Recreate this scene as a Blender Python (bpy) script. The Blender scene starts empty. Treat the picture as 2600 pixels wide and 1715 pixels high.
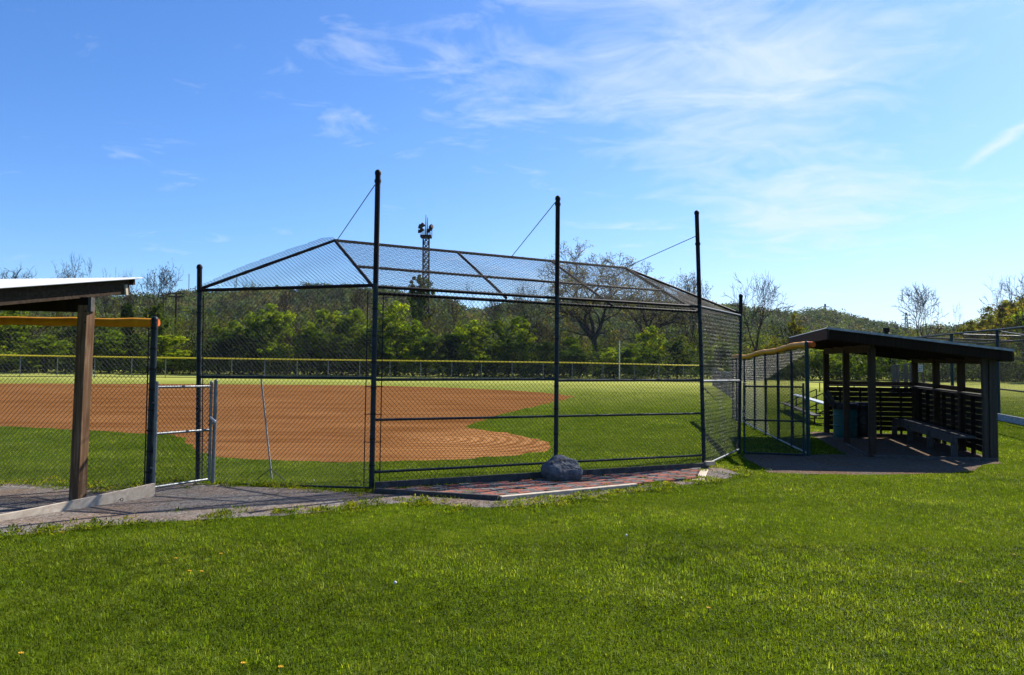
import bpy, bmesh, math, random
import numpy as np
from mathutils import Vector, Matrix, noise
from mathutils.geometry import delaunay_2d_cdt
from mathutils.bvhtree import BVHTree

HAZE = .00006
rng = np.random.default_rng(7)
random.seed(7)
S = bpy.context.scene
COL = S.collection
R = math.radians

# ------------------------------------------------------------------ camera
F, CX, CY, HOR, CAMH, ROLL = 1990.0, 1300.0, 857.5, 950.0, 1.70, 0.009
PITCH = math.atan((HOR - CY) / F)
fwd = Vector((0, math.cos(PITCH), math.sin(PITCH)))
u0 = Vector((0, -math.sin(PITCH), math.cos(PITCH)))
r0 = Vector((1, 0, 0))
rgt = r0 * math.cos(ROLL) + u0 * math.sin(ROLL)
upv = u0 * math.cos(ROLL) - r0 * math.sin(ROLL)
EYE = Vector((0, 0, CAMH))
cam_d = bpy.data.cameras.new('camera')
cam = bpy.data.objects.new('camera', cam_d)
COL.objects.link(cam)
m = Matrix((rgt, upv, -fwd)).transposed().to_4x4()
m.translation = EYE
cam.matrix_world = m
cam_d.sensor_width = 36.0
cam_d.lens = 36.0 * F / 2600.0
cam_d.clip_start = 0.05
cam_d.clip_end = 6000
S.camera = cam

def ray(px, py):
    return (fwd * F + rgt * (px - CX) - upv * (py - CY))
def at(px, py, Y):
    d = ray(px, py)
    return EYE + d * (Y / d.y)

_YP = [-100, 14, 17, 20, 25, 32, 40, 45, 50, 54, 60, 80, 88, 96, 108, 140, 3000]
_ZP = [0, 0, .025, .09, .2, .38, .62, .78, .93, 1.0, 1.04, 1.06, 1.15, 1.35, 1.6, 1.75, 1.8]
def hz(X, Y):
    X = np.asarray(X, float); Y = np.asarray(Y, float)
    z = np.interp(Y, _YP, _ZP)
    side = np.clip((X - 6) / 20, 0, 1) * np.clip((Y - 30) / 40, 0, 1) * np.clip((98 - Y) / 12, 0, 1)
    z = z - .25 * side
    z = z + .008 * np.sin(X * 1.3 + Y * .7) * np.clip((20 - Y) / 4, 0, 1)
    return z
def gz(x, y):
    return float(hz(x, y))
def gp(px, py):
    """point of the ground seen at a pixel of the photograph"""
    d = ray(px, py)
    t = 2.0 / d.y
    y = 2.0
    step = .02
    while y < 140:
        p = EYE + d * (y / d.y)
        if p.z <= gz(p.x, p.y):
            return p
        y += step * max(1, y * .1)
    return EYE + d * (140 / d.y)

# ------------------------------------------------------------------ mesh helpers
class MB:
    def __init__(s):
        s.v, s.f, s.n, s.c, s.mi = [], [], 0, [], []
    def add(s, verts, faces, col=None, mi=0):
        verts = np.asarray(verts, float).reshape(-1, 3)
        s.v.append(verts)
        s.f.extend([tuple(int(i) + s.n for i in f) for f in faces])
        s.mi.extend([mi] * len(faces))
        if col is not None:
            s.c.extend([col] * len(faces))
        s.n += len(verts)
    def tube(s, pts, r, n=8, cap=True, mi=0):
        pts = [Vector(p) for p in pts]
        rs = [r] * len(pts) if not hasattr(r, '__len__') else list(r)
        V = []
        ref = None
        for i, p in enumerate(pts):
            t = (pts[min(i + 1, len(pts) - 1)] - pts[max(i - 1, 0)]).normalized()
            if ref is None:
                ref = Vector((0, 0, 1)) if abs(t.z) < .9 else Vector((1, 0, 0))
            a = t.cross(ref).normalized()
            b = a.cross(t).normalized()
            ref = b
            for k in range(n):
                an = 2 * math.pi * k / n
                V.append(p + a * (math.cos(an) * rs[i]) + b * (math.sin(an) * rs[i]))
        Fc = []
        for i in range(len(pts) - 1):
            for k in range(n):
                k2 = (k + 1) % n
                Fc.append((i * n + k, i * n + k2, (i + 1) * n + k2, (i + 1) * n + k))
        if cap:
            Fc.append(tuple(range(n))[::-1])
            L = (len(pts) - 1) * n
            Fc.append(tuple(L + k for k in range(n)))
        s.add([tuple(v) for v in V], Fc, mi=mi)
        return s
    def beam(s, a, b, w, h, up=(0, 0, 1), bev=0.0, col=None, mi=0):
        """box from a to b; w across, h along up (centred)"""
        a, b = Vector(a), Vector(b)
        t = (b - a).normalized()
        up = Vector(up)
        sd = t.cross(up).normalized()
        u = sd.cross(t).normalized()
        if bev <= 0:
            sec = [(-.5 * w, -.5 * h), (.5 * w, -.5 * h), (.5 * w, .5 * h), (-.5 * w, .5 * h)]
        else:
            W, H = .5 * w, .5 * h
            sec = [(-W + bev, -H), (W - bev, -H), (W, -H + bev), (W, H - bev), (W - bev, H), (-W + bev, H), (-W, H - bev), (-W, -H + bev)]
        n = len(sec)
        V = [p + sd * x + u * y for p in (a, b) for x, y in sec]
        Fc = [(k, (k + 1) % n, n + (k + 1) % n, n + k) for k in range(n)]
        Fc.append(tuple(range(n))[::-1]); Fc.append(tuple(n + k for k in range(n)))
        s.add([tuple(v) for v in V], Fc, col, mi)
        return s
    def dome(s, p, r, n=10, rows=3, axis=(0, 0, 1), squash=1.0):
        ax = Vector(axis).normalized()
        a = ax.orthogonal().normalized(); b = ax.cross(a)
        p = Vector(p); V = []
        for i in range(rows):
            an = i / rows * math.pi / 2
            for k in range(n):
                q = 2 * math.pi * k / n
                V.append(p + (a * math.cos(q) + b * math.sin(q)) * (r * math.cos(an)) + ax * (r * math.sin(an) * squash))
        V.append(p + ax * r * squash)
        Fc = []
        for i in range(rows - 1):
            for k in range(n):
                k2 = (k + 1) % n
                Fc.append((i * n + k, i * n + k2, (i + 1) * n + k2, (i + 1) * n + k))
        L = (rows - 1) * n
        for k in range(n):
            Fc.append((L + k, L + (k + 1) % n, rows * n))
        Fc.append(tuple(range(n))[::-1])
        s.add([tuple(v) for v in V], Fc)
        return s
    def build(s, name, mats, parent=None, smooth=True):
        me = bpy.data.meshes.new(name)
        V = np.concatenate(s.v) if s.v else np.zeros((0, 3))
        me.from_pydata(V.tolist(), [], s.f)
        return finish(name, me, mats, parent, smooth, s.c if s.c else None, s.mi)

def finish(name, me, mats, parent=None, smooth=True, facecol=None, mi=None):
    if not isinstance(mats, (list, tuple)):
        mats = [mats]
    for mt in mats:
        me.materials.append(mt)
    if mi is not None and len(mats) > 1:
        me.polygons.foreach_set('material_index', np.array(mi, np.int32))
    if smooth and len(me.polygons):
        me.polygons.foreach_set('use_smooth', np.ones(len(me.polygons), bool))
        try:
            me.set_sharp_from_angle(angle=R(40))
        except Exception:
            pass
    if facecol is not None:
        at_ = me.attributes.new('tint', 'FLOAT_COLOR', 'FACE')
        arr = np.ones((len(me.polygons), 4), np.float32)
        arr[:, :3] = np.asarray(facecol, np.float32)[:, :3]
        at_.data.foreach_set('color', arr.ravel())
    o = bpy.data.objects.new(name, me)
    COL.objects.link(o)
    if parent is not None:
        o.parent = parent
        if parent.type == 'EMPTY':
            o.matrix_parent_inverse = Matrix.Translation(parent.location).inverted()
    return o

def np_mesh(name, V, Q=None, T=None, facecol=None):
    """big meshes: quads (n,4) and triangles (m,3)"""
    me = bpy.data.meshes.new(name)
    V = np.asarray(V, np.float32)
    nq = 0 if Q is None else len(Q); nt = 0 if T is None else len(T)
    me.vertices.add(len(V)); me.vertices.foreach_set('co', V.ravel())
    loops = np.concatenate(([] if not nq else [np.asarray(Q).ravel()]) + ([] if not nt else [np.asarray(T).ravel()])).astype(np.int32)
    me.loops.add(len(loops)); me.loops.foreach_set('vertex_index', loops)
    me.polygons.add(nq + nt)
    st = np.concatenate([np.arange(nq) * 4, nq * 4 + np.arange(nt) * 3]).astype(np.int32)
    me.polygons.foreach_set('loop_start', st)
    me.update(calc_edges=True)
    me.validate()
    return me

def thing(name, label, cat, loc=(0, 0, 0), group=None):
    o = bpy.data.objects.new(name, None)
    COL.objects.link(o)
    o.location = loc
    o.empty_display_size = .2
    return tag(o, label, cat, group)
def tag(o, label=None, cat=None, group=None, kind=None):
    if label: o['label'] = label
    if cat: o['category'] = cat
    if group: o['group'] = group
    if kind: o['kind'] = kind
    return o

def chain(name, P00, P10, P01, P11, mat, parent, cell=.072, wr=.0027, sag=0.0, ragged=False, wob=.0016):
    """chain link fabric woven over a four-cornered panel"""
    P00, P10, P01, P11 = [np.array(p, float) for p in (P00, P10, P01, P11)]
    W = max(np.linalg.norm(P10 - P00), np.linalg.norm(P11 - P01)); H = max(np.linalg.norm(P01 - P00), np.linalg.norm(P11 - P10))
    nx = max(4, int(round(W / cell * 2))); ny = max(4, int(round(H / cell * 2)))
    i, j = np.meshgrid(np.arange(nx + 1), np.arange(ny + 1), indexing='ij')
    u = (i / nx)[..., None]; v = (j / ny)[..., None]
    G = (1 - u) * (1 - v) * P00 + u * (1 - v) * P10 + (1 - u) * v * P01 + u * v * P11
    nrm = np.cross(P10 - P00, P01 - P00); nrm /= np.linalg.norm(nrm)
    bul = np.sin(np.pi * u) * np.sin(np.pi * v)
    G = G + nrm * (((i % 2) * 2 - 1)[..., None] * wr * 1.2)
    if sag:
        G[..., 2] -= (sag * bul)[..., 0]
        G = G + nrm * (np.sin(u * 17 + v * 5) * .012 * bul)
    G = G + rng.normal(0, wob, G.shape)
    A, B = [], []
    for dj in (1, -1):
        I, J = np.meshgrid(np.arange(nx), np.arange(ny + 1), indexing='ij')
        ok = ((I + J) % 2 == 0) & (J + dj >= 0) & (J + dj <= ny)
        I, J = I[ok], J[ok]
        A.append(G[I, J]); B.append(G[I + 1, J + dj])
    A = np.concatenate(A); B = np.concatenate(B)
    t = B - A; t /= np.linalg.norm(t, axis=1)[:, None]
    a = np.cross(t, nrm); a /= np.linalg.norm(a, axis=1)[:, None]
    b = np.cross(t, a)
    offs = [a * math.cos(q) * wr + b * math.sin(q) * wr for q in (0, 2.094, 4.189)]
    V = np.concatenate([A + offs[0], A + offs[1], A + offs[2], B + offs[0], B + offs[1], B + offs[2]])
    n = len(A); k = np.arange(n)
    Q = np.concatenate([np.stack([k + p * n, k + q * n, k + (q + 3) * n, k + (p + 3) * n], 1) for p, q in ((0, 1), (1, 2), (2, 0))])
    me = np_mesh(name, V, Q)
    return finish(name, me, mat, parent, False)

# ------------------------------------------------------------------ materials
def mat(name):
    mt = bpy.data.materials.new(name)
    mt.use_nodes = True
    nt = mt.node_tree
    b = nt.nodes['Principled BSDF']
    return mt, nt, b
def N(nt, typ, **kw):
    n = nt.nodes.new(typ)
    for k, v in kw.items():
        if k in n.inputs.keys() if isinstance(k, str) else False:
            n.inputs[k].default_value = v
        else:
            setattr(n, k, v)
    return n
def ramp(nt, fac, stops):
    r = nt.nodes.new('ShaderNodeValToRGB')
    e = r.color_ramp.elements
    while len(e) > 1: e.remove(e[-1])
    e[0].position = stops[0][0]; e[0].color = (*stops[0][1], 1)
    for p, c in stops[1:]:
        q = e.new(p); q.color = (*c, 1)
    nt.links.new(fac, r.inputs[0])
    return r
def pos(nt, scale=(1, 1, 1), obj=False, rot=(0, 0, 0)):
    mp = nt.nodes.new('ShaderNodeMapping')
    mp.inputs['Scale'].default_value = scale
    mp.inputs['Rotation'].default_value = rot
    if obj:
        tc = nt.nodes.new('ShaderNodeTexCoord'); nt.links.new(tc.outputs['Object'], mp.inputs[0])
    else:
        g = nt.nodes.new('ShaderNodeNewGeometry'); nt.links.new(g.outputs['Position'], mp.inputs[0])
    return mp.outputs[0]
def noise_n(nt, vec, scale, detail=4, rough=.55, dist=0):
    n = nt.nodes.new('ShaderNodeTexNoise')
    n.inputs['Scale'].default_value = scale; n.inputs['Detail'].default_value = detail
    n.inputs['Roughness'].default_value = rough; n.inputs['Distortion'].default_value = dist
    nt.links.new(vec, n.inputs['Vector'])
    return n.outputs['Fac']
def mixc(nt, fac, a, b, mode='MIX'):
    mx = nt.nodes.new('ShaderNodeMix'); mx.data_type = 'RGBA'; mx.blend_type = mode
    for s_, x in ((0, fac), (6, a), (7, b)):
        if hasattr(x, 'is_output'): nt.links.new(x, mx.inputs[s_])
        else: mx.inputs[s_].default_value = x if s_ == 0 else (*x, 1)
    return mx.outputs[2]
def math_n(nt, op, a, b=None, c=None, clamp=False):
    n = nt.nodes.new('ShaderNodeMath'); n.operation = op; n.use_clamp = clamp
    for k, x in enumerate((a, b, c)):
        if x is None: continue
        if hasattr(x, 'is_output'): nt.links.new(x, n.inputs[k])
        else: n.inputs[k].default_value = x
    return n.outputs[0]
def bump(nt, b, h, strength=.3, dist=.01):
    bp = nt.nodes.new('ShaderNodeBump')
    bp.inputs['Strength'].default_value = strength; bp.inputs['Distance'].default_value = dist
    nt.links.new(h, bp.inputs['Height']); nt.links.new(bp.outputs[0], b.inputs['Normal'])

def metal(name, base, base2, rough=.45, met=.6, sc=9):
    mt, nt, b = mat(name)
    n = noise_n(nt, pos(nt), sc, 5, .65)
    n2 = noise_n(nt, pos(nt, (1, 1, .15)), 40, 3)
    f = math_n(nt, 'MULTIPLY_ADD', n2, .35, math_n(nt, 'MULTIPLY', n, .75))
    r = ramp(nt, f, [(.38, base), (.7, base2)])
    nt.links.new(r.outputs[0], b.inputs['Base Color'])
    b.inputs['Roughness'].default_value = rough; b.inputs['Metallic'].default_value = met
    if base[0] < .02: b.inputs['Specular IOR Level'].default_value = .15
    bump(nt, b, n2, .08, .002)
    return mt
M = {}
M['pipe'] = metal('galvanised_pipe', (.013, .022, .028), (.032, .047, .056), .5, .15)
M['pipe_light'] = metal('bright_galvanised_pipe', (.15, .165, .175), (.28, .30, .31), .42, .3)
M['dark_pipe'] = metal('weathered_dark_pipe', (.005, .004, .004), (.018, .010, .008), .6, .0)
M['wire'] = metal('galvanised_wire', (.035, .036, .036), (.075, .077, .078), .45, .5)
M['dark_wire'] = metal('dark_wire', (.010, .010, .0102), (.024, .024, .0243), .7, .0)
M['green_pipe'] = metal('green_painted_pipe', (.012, .038, .043), (.025, .06, .064), .55, .1)
M['lattice'] = metal('rusty_lattice_steel', (.012, .008, .008), (.04, .018, .014), .7, .1)
M['sheet_metal'] = metal('roof_sheet_metal', (.74, .75, .77), (.86, .86, .87), .45, .0, 3)
M['dark_sheet'] = metal('dark_roof_sheet', (.10, .13, .17), (.2, .24, .28), .35, .6, 3)

def wood(name, c1, c2, c3, axis='z', rough=.85):
    mt, nt, b = mat(name)
    sc = {'z': (26, 26, 1.3), 'x': (1.3, 26, 26), 'y': (26, 1.3, 26), 'any': (9, 9, 9)}[axis]
    g = noise_n(nt, pos(nt, sc), 1.0, 6, .62, .6)
    st = noise_n(nt, pos(nt), 2.6, 4, .6)
    r = ramp(nt, g, [(.28, c1), (.5, c2), (.72, c3)])
    c = mixc(nt, ramp(nt, st, [(.4, (0, 0, 0)), (.75, (.55, .55, .55))]).outputs[0], r.outputs[0], c1)
    nt.links.new(c, b.inputs['Base Color'])
    b.inputs['Roughness'].default_value = rough; b.inputs['Specular IOR Level'].default_value = .12
    bump(nt, b, g, .45, .004)
    return mt
M['wood_post'] = wood('weathered_post_wood', (.07, .033, .015), (.19, .105, .055), (.42, .28, .17), 'z')
M['wood_beam'] = wood('weathered_beam_wood', (.03, .018, .011), (.065, .042, .026), (.12, .08, .052), 'x')
M['wood_dark'] = wood('shade_darkened_brown_wood', (.010, .005, .0025), (.022, .012, .006), (.045, .026, .013), 'z')  # brown wood darkened: shade beneath the dugout roofs is in its colour
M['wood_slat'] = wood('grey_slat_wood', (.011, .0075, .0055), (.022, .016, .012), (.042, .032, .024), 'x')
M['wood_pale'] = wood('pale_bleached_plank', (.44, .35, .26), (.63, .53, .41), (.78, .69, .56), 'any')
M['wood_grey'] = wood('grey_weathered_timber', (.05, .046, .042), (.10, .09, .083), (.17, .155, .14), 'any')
M['paint_grey'] = wood('grey_painted_board', (.30, .31, .32), (.42, .43, .44), (.54, .54, .54), 'any')

def plain(name, c, rough=.6, met=0, var=.25, sc=12, bmp=.1):
    mt, nt, b = mat(name)
    n = noise_n(nt, pos(nt), sc, 5, .6)
    lo = tuple(x * (1 - var) for x in c); hi = tuple(min(1, x * (1 + var)) for x in c)
    nt.links.new(ramp(nt, n, [(.3, lo), (.7, hi)]).outputs[0], b.inputs['Base Color'])
    b.inputs['Roughness'].default_value = rough; b.inputs['Metallic'].default_value = met; b.inputs['Specular IOR Level'].default_value = .2
    bump(nt, b, n, bmp, .01)
    return mt
M['pad'] = plain('yellow_orange_vinyl_pad', (.95, .36, .006), .55, 0, .22, 7, .25)
M['pad_end'] = plain('orange_pad_end', (.75, .14, .008), .6, 0, .2, 20, .3)
M['cap'] = plain('yellow_fence_cap', (.95, .72, .04), .45, 0, .12)
M['white'] = plain('white_paint', (.75, .76, .78), .5, 0, .08)
M['teal'] = plain('teal_plastic_drum', (.006, .10, .095), .45, 0, .2, 5)
M['bag'] = plain('black_bin_bag', (.012, .012, .014), .3, 0, .2, 30, .5)
M['alu'] = plain('bleacher_aluminium', (.50, .52, .54), .4, .5, .08)
M['sign'] = plain('pale_sign_face', (.55, .60, .62), .5, 0, .08)
M['ink'] = plain('black_lettering', (.012, .012, .012), .7, 0, .1)
M['yellow_flower'] = plain('dandelion_yellow', (.72, .42, .015), .7, 0, .2, 60)
M['seed_white'] = plain('dandelion_seed_white', (.8, .8, .76), .9, 0, .08, 60)
M['stem'] = plain('flower_stem_green', (.10, .18, .03), .7, 0, .2)

def bark(name, a, c):
    mt, nt, b = mat(name)
    n = noise_n(nt, pos(nt, (3, 3, .6)), 2.2, 6, .65)
    nt.links.new(ramp(nt, n, [(.3, a), (.7, c)]).outputs[0], b.inputs['Base Color'])
    b.inputs['Roughness'].default_value = .95; b.inputs['Specular IOR Level'].default_value = 0
    return mt
M['bark'] = bark('dark_bark', (.022, .016, .013), (.07, .052, .042))
M['bark_grey'] = bark('grey_bark', (.035, .028, .024), (.10, .085, .072))
M['bench_wood'] = wood('grey_bench_wood', (.06, .056, .053), (.11, .103, .097), (.17, .157, .145), 'any')
M['end_wood'] = wood('grey_brown_end_wood', (.04, .032, .025), (.078, .063, .05), (.125, .102, .084), 'z')
M['wood_dugout'] = wood('shaded_dugout_wood', (.028, .017, .009), (.058, .036, .020), (.10, .066, .042), 'z')  # darker post and beam wood, dugout shade put into the colour

def foliage(name, cols, trans=.45, sc=.35, attr=False, rough=.6):
    mt = bpy.data.materials.new(name); mt.use_nodes = True
    nt = mt.node_tree; nt.nodes.clear()
    out = nt.nodes.new('ShaderNodeOutputMaterial')
    d = nt.nodes.new('ShaderNodeBsdfPrincipled'); t = nt.nodes.new('ShaderNodeBsdfTranslucent'); mx = nt.nodes.new('ShaderNodeMixShader')
    d.inputs['Roughness'].default_value = rough
    d.inputs['Specular IOR Level'].default_value = .06
    oi = nt.nodes.new('ShaderNodeObjectInfo')
    n = noise_n(nt, pos(nt), sc, 5, .7)
    f = math_n(nt, 'ADD', n, math_n(nt, 'MULTIPLY_ADD', oi.outputs['Random'], .16, -.08))
    c = ramp(nt, f, cols).outputs[0]
    if attr:
        at_ = nt.nodes.new('ShaderNodeAttribute'); at_.attribute_name = 'tint'
        c = mixc(nt, 1.0, c, at_.outputs['Color'], 'MULTIPLY')
    nt.links.new(c, d.inputs['Base Color'])
    tc = mixc(nt, 1.0, c, (1.7, 1.6, .4), 'MULTIPLY')
    nt.links.new(tc, t.inputs['Color'])
    mx.inputs[0].default_value = trans
    nt.links.new(d.outputs[0], mx.inputs[1]); nt.links.new(t.outputs[0], mx.inputs[2]); nt.links.new(mx.outputs[0], out.inputs[0])
    return mt
M['leaf_bright'] = foliage('spring_leaf', [(.3, (.065, .115, .006)), (.5, (.17, .255, .014)), (.7, (.33, .41, .024))], .58
    , .5, True)
M['leaf_mid'] = foliage('mid_green_leaf', [(.3, (.03, .06, .008)), (.5, (.085, .13, .016)), (.7, (.17, .21, .03))], .5, .5, True)
M['leaf_dark'] = foliage('dark_leaf', [(.3, (.018, .040, .004)), (.5, (.050, .092, .008)), (.7, (.13, .18, .015))], .5, .5, True)
M['leaf_brown'] = foliage('budding_twigs', [(.3, (.04, .028, .014)), (.5, (.085, .066, .03)), (.7, (.14, .125, .04))], .35, .4, True)
M['leaf_bud'] = foliage('young_bud_leaf', [(.3, (.11, .10, .05)), (.5, (.20, .18, .085)), (.7, (.30, .27, .12))], .45, .5, True)
M['leaf_yellow'] = foliage('yellow_green_leaf', [(.3, (.08, .09, .006)), (.5, (.17, .175, .012)), (.7, (.27, .25, .02))], .5, .3, True)
M['forest'] = foliage('hill_forest', [(.3, (.042, .072, .042)), (.5, (.105, .142, .064)), (.7, (.21, .245, .09))], .35, .03, True)
M['grass'] = foliage('grass_blades', [(.28, (.048, .088, .005)), (.5, (.112, .166, .010)), (.74, (.20, .25, .032))], .5, .9, True, .5)

# ground
def ground_mat():
    mt, nt, b = mat('ground_turf')
    p = pos(nt)
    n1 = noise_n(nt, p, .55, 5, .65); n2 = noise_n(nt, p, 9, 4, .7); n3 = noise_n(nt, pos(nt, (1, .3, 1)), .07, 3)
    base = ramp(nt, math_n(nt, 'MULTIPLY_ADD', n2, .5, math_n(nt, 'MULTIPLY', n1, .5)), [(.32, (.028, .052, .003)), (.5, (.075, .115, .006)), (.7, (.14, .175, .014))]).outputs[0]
    pale = ramp(nt, math_n(nt, 'MULTIPLY_ADD', n2, .4, math_n(nt, 'MULTIPLY', n1, .6)), [(.3, (.27, .30, .055)), (.55, (.44, .45, .11)), (.75, (.58, .56, .18))]).outputs[0]  # far turf: dry pale grass, its backlit brightness painted in too
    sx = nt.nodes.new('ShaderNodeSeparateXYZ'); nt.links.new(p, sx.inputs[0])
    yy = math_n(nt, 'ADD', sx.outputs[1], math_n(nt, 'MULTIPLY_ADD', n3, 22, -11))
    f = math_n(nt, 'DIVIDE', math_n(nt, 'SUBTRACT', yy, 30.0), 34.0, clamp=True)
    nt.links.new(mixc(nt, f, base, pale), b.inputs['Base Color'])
    b.inputs['Roughness'].default_value = .9; b.inputs['Specular IOR Level'].default_value = 0
    b.inputs['Specular IOR Level'].default_value = 0
    bump(nt, b, n2, .8, .05)
    return mt
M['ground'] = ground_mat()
def dirt_mat():
    mt, nt, b = mat('infield_dirt')
    p = pos(nt)
    home = (-3.6, 19.2, 0)
    mp = nt.nodes.new('ShaderNodeMapping'); hc_ = gp(1085, 1118); mp.inputs['Location'].default_value = (-hc_.x, -hc_.y, 0)
    nt.links.new(p, mp.inputs[0])
    w = nt.nodes.new('ShaderNodeTexWave'); w.wave_type = 'RINGS'; w.rings_direction = 'Z'
    w.inputs['Scale'].default_value = .95; w.inputs['Distortion'].default_value = 4.5; w.inputs['Detail'].default_value = 3; w.inputs['Detail Scale'].default_value = .35
    nt.links.new(mp.outputs[0], w.inputs[0])
    n1 = noise_n(nt, pos(nt, (.35, 1.0, 1)), .8, 5, .6); n2 = noise_n(nt, p, 22, 4, .7)
    n4 = noise_n(nt, pos(nt, (.10, 2.6, 1), rot=(0, 0, .10)), 1.0, 7, .72, .4)
    d = nt.nodes.new('ShaderNodeVectorMath'); d.operation = 'LENGTH'; nt.links.new(mp.outputs[0], d.inputs[0])
    nm_ = noise_n(nt, pos(nt, (.5, 1.2, 1)), 1.1, 3)
    near = math_n(nt, 'MULTIPLY', math_n(nt, 'SUBTRACT', 1.0, math_n(nt, 'DIVIDE', d.outputs['Value'], 6.0, clamp=True)), math_n(nt, 'MULTIPLY', math_n(nt, 'SUBTRACT', nm_, .42, clamp=True), 4.5, clamp=True))
    sx_ = nt.nodes.new('ShaderNodeSeparateXYZ'); nt.links.new(mp.outputs[0], sx_.inputs[0])
    near = math_n(nt, 'MULTIPLY', math_n(nt, 'SUBTRACT', 1.0, math_n(nt, 'DIVIDE', d.outputs['Value'], 5.5, clamp=True)), math_n(nt, 'MULTIPLY', math_n(nt, 'MULTIPLY_ADD', nm_, 1.6, -.2, clamp=True), math_n(nt, 'DIVIDE', math_n(nt, 'ADD', sx_.outputs[0], 1.2), 2.4, clamp=True)))
    h = math_n(nt, 'MULTIPLY_ADD', math_n(nt, 'MULTIPLY', w.outputs['Fac'], near), .60, math_n(nt, 'MULTIPLY_ADD', n2, .2, math_n(nt, 'MULTIPLY_ADD', n4, .5, math_n(nt, 'MULTIPLY', n1, .32))))
    r = ramp(nt, h, [(.26, (.095, .036, .010)), (.47, (.205, .085, .026)), (.76, (.44, .215, .082))])
    nt.links.new(r.outputs[0], b.inputs['Base Color'])
    b.inputs['Roughness'].default_value = .95; b.inputs['Specular IOR Level'].default_value = 0
    bump(nt, b, h, .7, .04)
    return mt
M['dirt'] = dirt_mat()
def gravel_mat(name, a, c, e, tint):
    mt, nt, b = mat(name)
    p = pos(nt)
    v = nt.nodes.new('ShaderNodeTexVoronoi'); v.inputs['Scale'].default_value = 55; nt.links.new(p, v.inputs['Vector'])
    n1 = noise_n(nt, p, .9, 5, .7); n2 = noise_n(nt, p, 14, 5, .75)
    f = math_n(nt, 'MULTIPLY_ADD', v.outputs['Color'], .35, math_n(nt, 'MULTIPLY', n2, .62))
    r = ramp(nt, f, [(.3, a), (.5, c), (.75, e)])
    col = mixc(nt, ramp(nt, n1, [(.42, (0, 0, 0)), (.62, (.8, .8, .8))]).outputs[0], r.outputs[0], mixc(nt, 1.0, r.outputs[0], tint, 'MULTIPLY'))
    nt.links.new(col, b.inputs['Base Color'])
    b.inputs['Roughness'].default_value = .95; b.inputs['Specular IOR Level'].default_value = 0
    bump(nt, b, f, .9, .03)
    return mt
M['gravel'] = gravel_mat('grey_gravel', (.09, .08, .073), (.235, .21, .19), (.42, .385, .35), (1.12, .90, .74))
M['floor'] = gravel_mat('dugout_dirt_floor', (.08, .065, .052), (.19, .15, .115), (.32, .26, .2), (1.1, .85, .7))
def brick_mat():
    mt, nt, b = mat('brick_pavers')
    a_ = nt.nodes.new('ShaderNodeAttribute'); a_.attribute_name = 'tint'
    n = noise_n(nt, pos(nt), 30, 5, .7); n1 = noise_n(nt, pos(nt), 3, 4)
    c = mixc(nt, 1.0, a_.outputs['Color'], ramp(nt, n, [(.25, (.45, .45, .45)), (.7, (1.25, 1.25, 1.25))]).outputs[0], 'MULTIPLY')
    c = mixc(nt, ramp(nt, n1, [(.5, (0, 0, 0)), (.7, (.6, .6, .6))]).outputs[0], c, (.07, .065, .045))
    nt.links.new(c, b.inputs['Base Color']); b.inputs['Roughness'].default_value = .9; b.inputs['Specular IOR Level'].default_value = 0
    bump(nt, b, n, .4, .005)
    return mt
M['brick'] = brick_mat()
def rock_mat():
    mt, nt, b = mat('grey_boulder')
    p = pos(nt)
    n = noise_n(nt, p, 26, 6, .7); n1 = noise_n(nt, p, 5, 5, .6)
    f = math_n(nt, 'MULTIPLY_ADD', n, .5, math_n(nt, 'MULTIPLY', n1, .5))
    nt.links.new(ramp(nt, f, [(.34, (.045, .046, .053)), (.5, (.125, .127, .138)), (.68, (.26, .262, .275))]).outputs[0], b.inputs['Base Color'])
    b.inputs['Roughness'].default_value = .85
    bump(nt, b, n, .5, .008)
    return mt
M['rock'] = rock_mat()
M['hill'] = plain('hill_soil', (.03, .038, .016), .95, 0, .3, .05)

# real-world reflectances: bring every coloured ramp down to measured albedo levels
ALB = .66
for mt_ in bpy.data.materials:
    for nd in mt_.node_tree.nodes:
        if nd.type == 'VALTORGB':
            for e_ in nd.color_ramp.elements:
                c_ = e_.color
                if abs(c_[0] - c_[1]) + abs(c_[1] - c_[2]) > 1e-4:
                    e_.color = (c_[0] * ALB, c_[1] * ALB, c_[2] * ALB, 1)

# ------------------------------------------------------------------ sheets of ground
def axis(lims):
    out = []
    for a, b, st in lims:
        out += list(np.arange(a, b, st))
    return np.array(out + [lims[-1][1]])
xs = axis([(-1000, -400, 150), (-400, -80, 20), (-80, -30, 4), (-30, 30, 1.0), (30, 80, 4), (80, 400, 20), (400, 1000, 150)])
ys = axis([(-120, -40, 40), (-40, 0, 4), (0, 60, 1.0), (60, 140, 4), (140, 500, 30), (500, 1000, 250)])
XX, YY = np.meshgrid(xs, ys, indexing='ij')
V = np.stack([XX, YY, hz(XX, YY)], -1).reshape(-1, 3)
ny = len(ys)
ii, jj = np.meshgrid(np.arange(len(xs) - 1), np.arange(ny - 1), indexing='ij')
k = (ii * ny + jj).ravel()
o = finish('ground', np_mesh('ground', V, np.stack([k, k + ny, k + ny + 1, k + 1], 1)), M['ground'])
tag(o, 'mown green grass ground stretching from the camera to the trees', kind='structure')

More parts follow.
